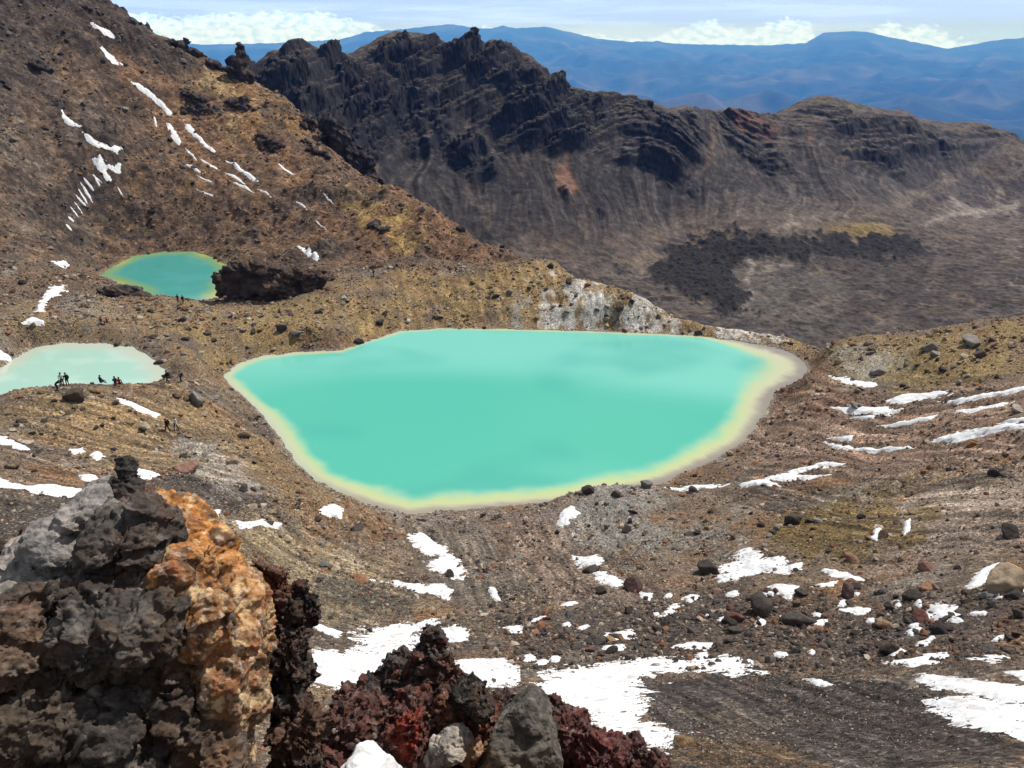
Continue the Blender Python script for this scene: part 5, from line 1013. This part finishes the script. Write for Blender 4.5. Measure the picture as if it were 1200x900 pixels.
def smooth(lo, hi, x):
    n = N.new('ShaderNodeMapRange'); n.interpolation_type = 'SMOOTHSTEP'; n.inputs['From Min'].default_value = lo; n.inputs['From Max'].default_value = hi
    L.new(x, n.inputs['Value']); return n.outputs['Result']
azm = mth('ARCTAN2', sx.outputs['X'], sx.outputs['Y']); elv = mth('ARCSINE', sx.outputs['Z'])
def wnoise(sa, se, detail, rough, w4):
    cx = N.new('ShaderNodeCombineXYZ'); L.new(mth('MULTIPLY', azm, sa), cx.inputs[0]); L.new(mth('MULTIPLY', elv, se), cx.inputs[1]); cx.inputs[2].default_value = w4
    n = N.new('ShaderNodeTexNoise'); n.inputs['Scale'].default_value = 1; n.inputs['Detail'].default_value = detail; n.inputs['Roughness'].default_value = rough; L.new(cx.outputs[0], n.inputs['Vector']); return n.outputs['Fac']
# top edge of the cumulus bank as a function of azimuth (degrees of elevation above the horizon)
def elev(v): return math.degrees(math.atan((45 - v) / 985))
tops = [(100, 16), (135, 17), (160, 22), (175, 20), (215, 24), (250, 21), (300, 22), (345, 17), (380, 17), (400, 24), (430, 27), (447, 24), (470, 44), (540, 46), (565, 30), (630, 40), (690, 40), (760, 44), (785, 36), (800, 33), (830, 24), (850, 31), (880, 38), (893, 31), (920, 25), (945, 27), (957, 44), (1010, 46), (1024, 31), (1040, 27), (1050, 40), (1060, 36), (1085, 30), (1105, 37), (1120, 46), (1200, 50)]
fcv = N.new('ShaderNodeValToRGB'); cr = fcv.color_ramp; cr.interpolation = 'LINEAR'
A0, A1 = az(90, 40), az(1210, 40)
tt = tops[::1][:32] if len(tops) <= 32 else [q for i, q in enumerate(tops) if i not in (2, 6, 11, 30)]
while len(cr.elements) < len(tt): cr.elements.new(.5)
for e, (u, v) in zip(cr.elements, tt):
    e.position = min(1, max(0, (az(u, 40) - A0) / (A1 - A0))); q = (elev(v) + 1) / 4; e.color = (q, q, q, 1)
L.new(mth('DIVIDE', mth('SUBTRACT', azm, A0), A1 - A0), fcv.inputs[0])
top = mth('RADIANS', mth('SUBTRACT', mth('MULTIPLY', fcv.outputs[0], 4.0), 1.0))
puff = wnoise(95, 170, 7, .62, 3.1); fine = wnoise(210, 380, 8, .7, 8.7)
edge = mth('ADD', mth('SUBTRACT', top, elv), mth('MULTIPLY', mth('SUBTRACT', mth('ADD', mth('MULTIPLY', puff, .7), mth('MULTIPLY', fine, .3)), .5), .034))
cum = smooth(-.001, .0042, edge)
veil = smooth(.40, .66, wnoise(5, 75, 6, .6, 20.2))
lowk = smooth(.11, .0, elv)
ovc = smooth(.34, .6, wnoise(2.2, 6.5, 7, .62, 33.0))
high = mth('MULTIPLY', ovc, smooth(.03, .12, elv))
def mixc(f, a, b):
    n = N.new('ShaderNodeMix'); n.data_type = 'RGBA'
    L.new(f, n.inputs[0]) if not isinstance(f, float) else setattr(n.inputs[0], 'default_value', f)
    for i, q in ((6, a), (7, b)):
        if isinstance(q, tuple): n.inputs[i].default_value = (*q, 1)
        else: L.new(q, n.inputs[i])
    return n.outputs[2]
c_ = mixc(mth('MULTIPLY', lowk, .75), sky.outputs[0], (5.2, 8.4, 22.))
c_ = mixc(mth('MULTIPLY', mth('MULTIPLY', veil, lowk), .85), c_, (8.0, 11.0, 26.))
c_ = mixc(mth('MULTIPLY', high, .8), c_, (7.2, 7.3, 7.5))
shade = mixc(smooth(.36, .56, wnoise(110, 210, 7, .65, 3.25)), (7.0, 10.8, 25.), (10.4, 14.6, 40.))
c_ = mixc(cum, c_, shade)
L.new(c_, bg.inputs['Color'])
sc = bpy.context.scene; sc.view_settings.view_transform = 'Standard'; sc.view_settings.look = 'None'; sc.view_settings.exposure = .1; sc.view_settings.gamma = 1
sc.render.engine = 'CYCLES'; cy = sc.cycles; cy.use_denoising = True; cy.max_bounces = 4; cy.diffuse_bounces = 2; cy.glossy_bounces = 2; cy.volume_bounces = 1; cy.transparent_max_bounces = 4; cy.sample_clamp_indirect = 3
try: cy.denoiser = 'OPENIMAGEDENOISE'; cy.denoising_prefilter = 'ACCURATE'; cy.denoising_input_passes = 'RGB_ALBEDO_NORMAL'
except Exception: pass
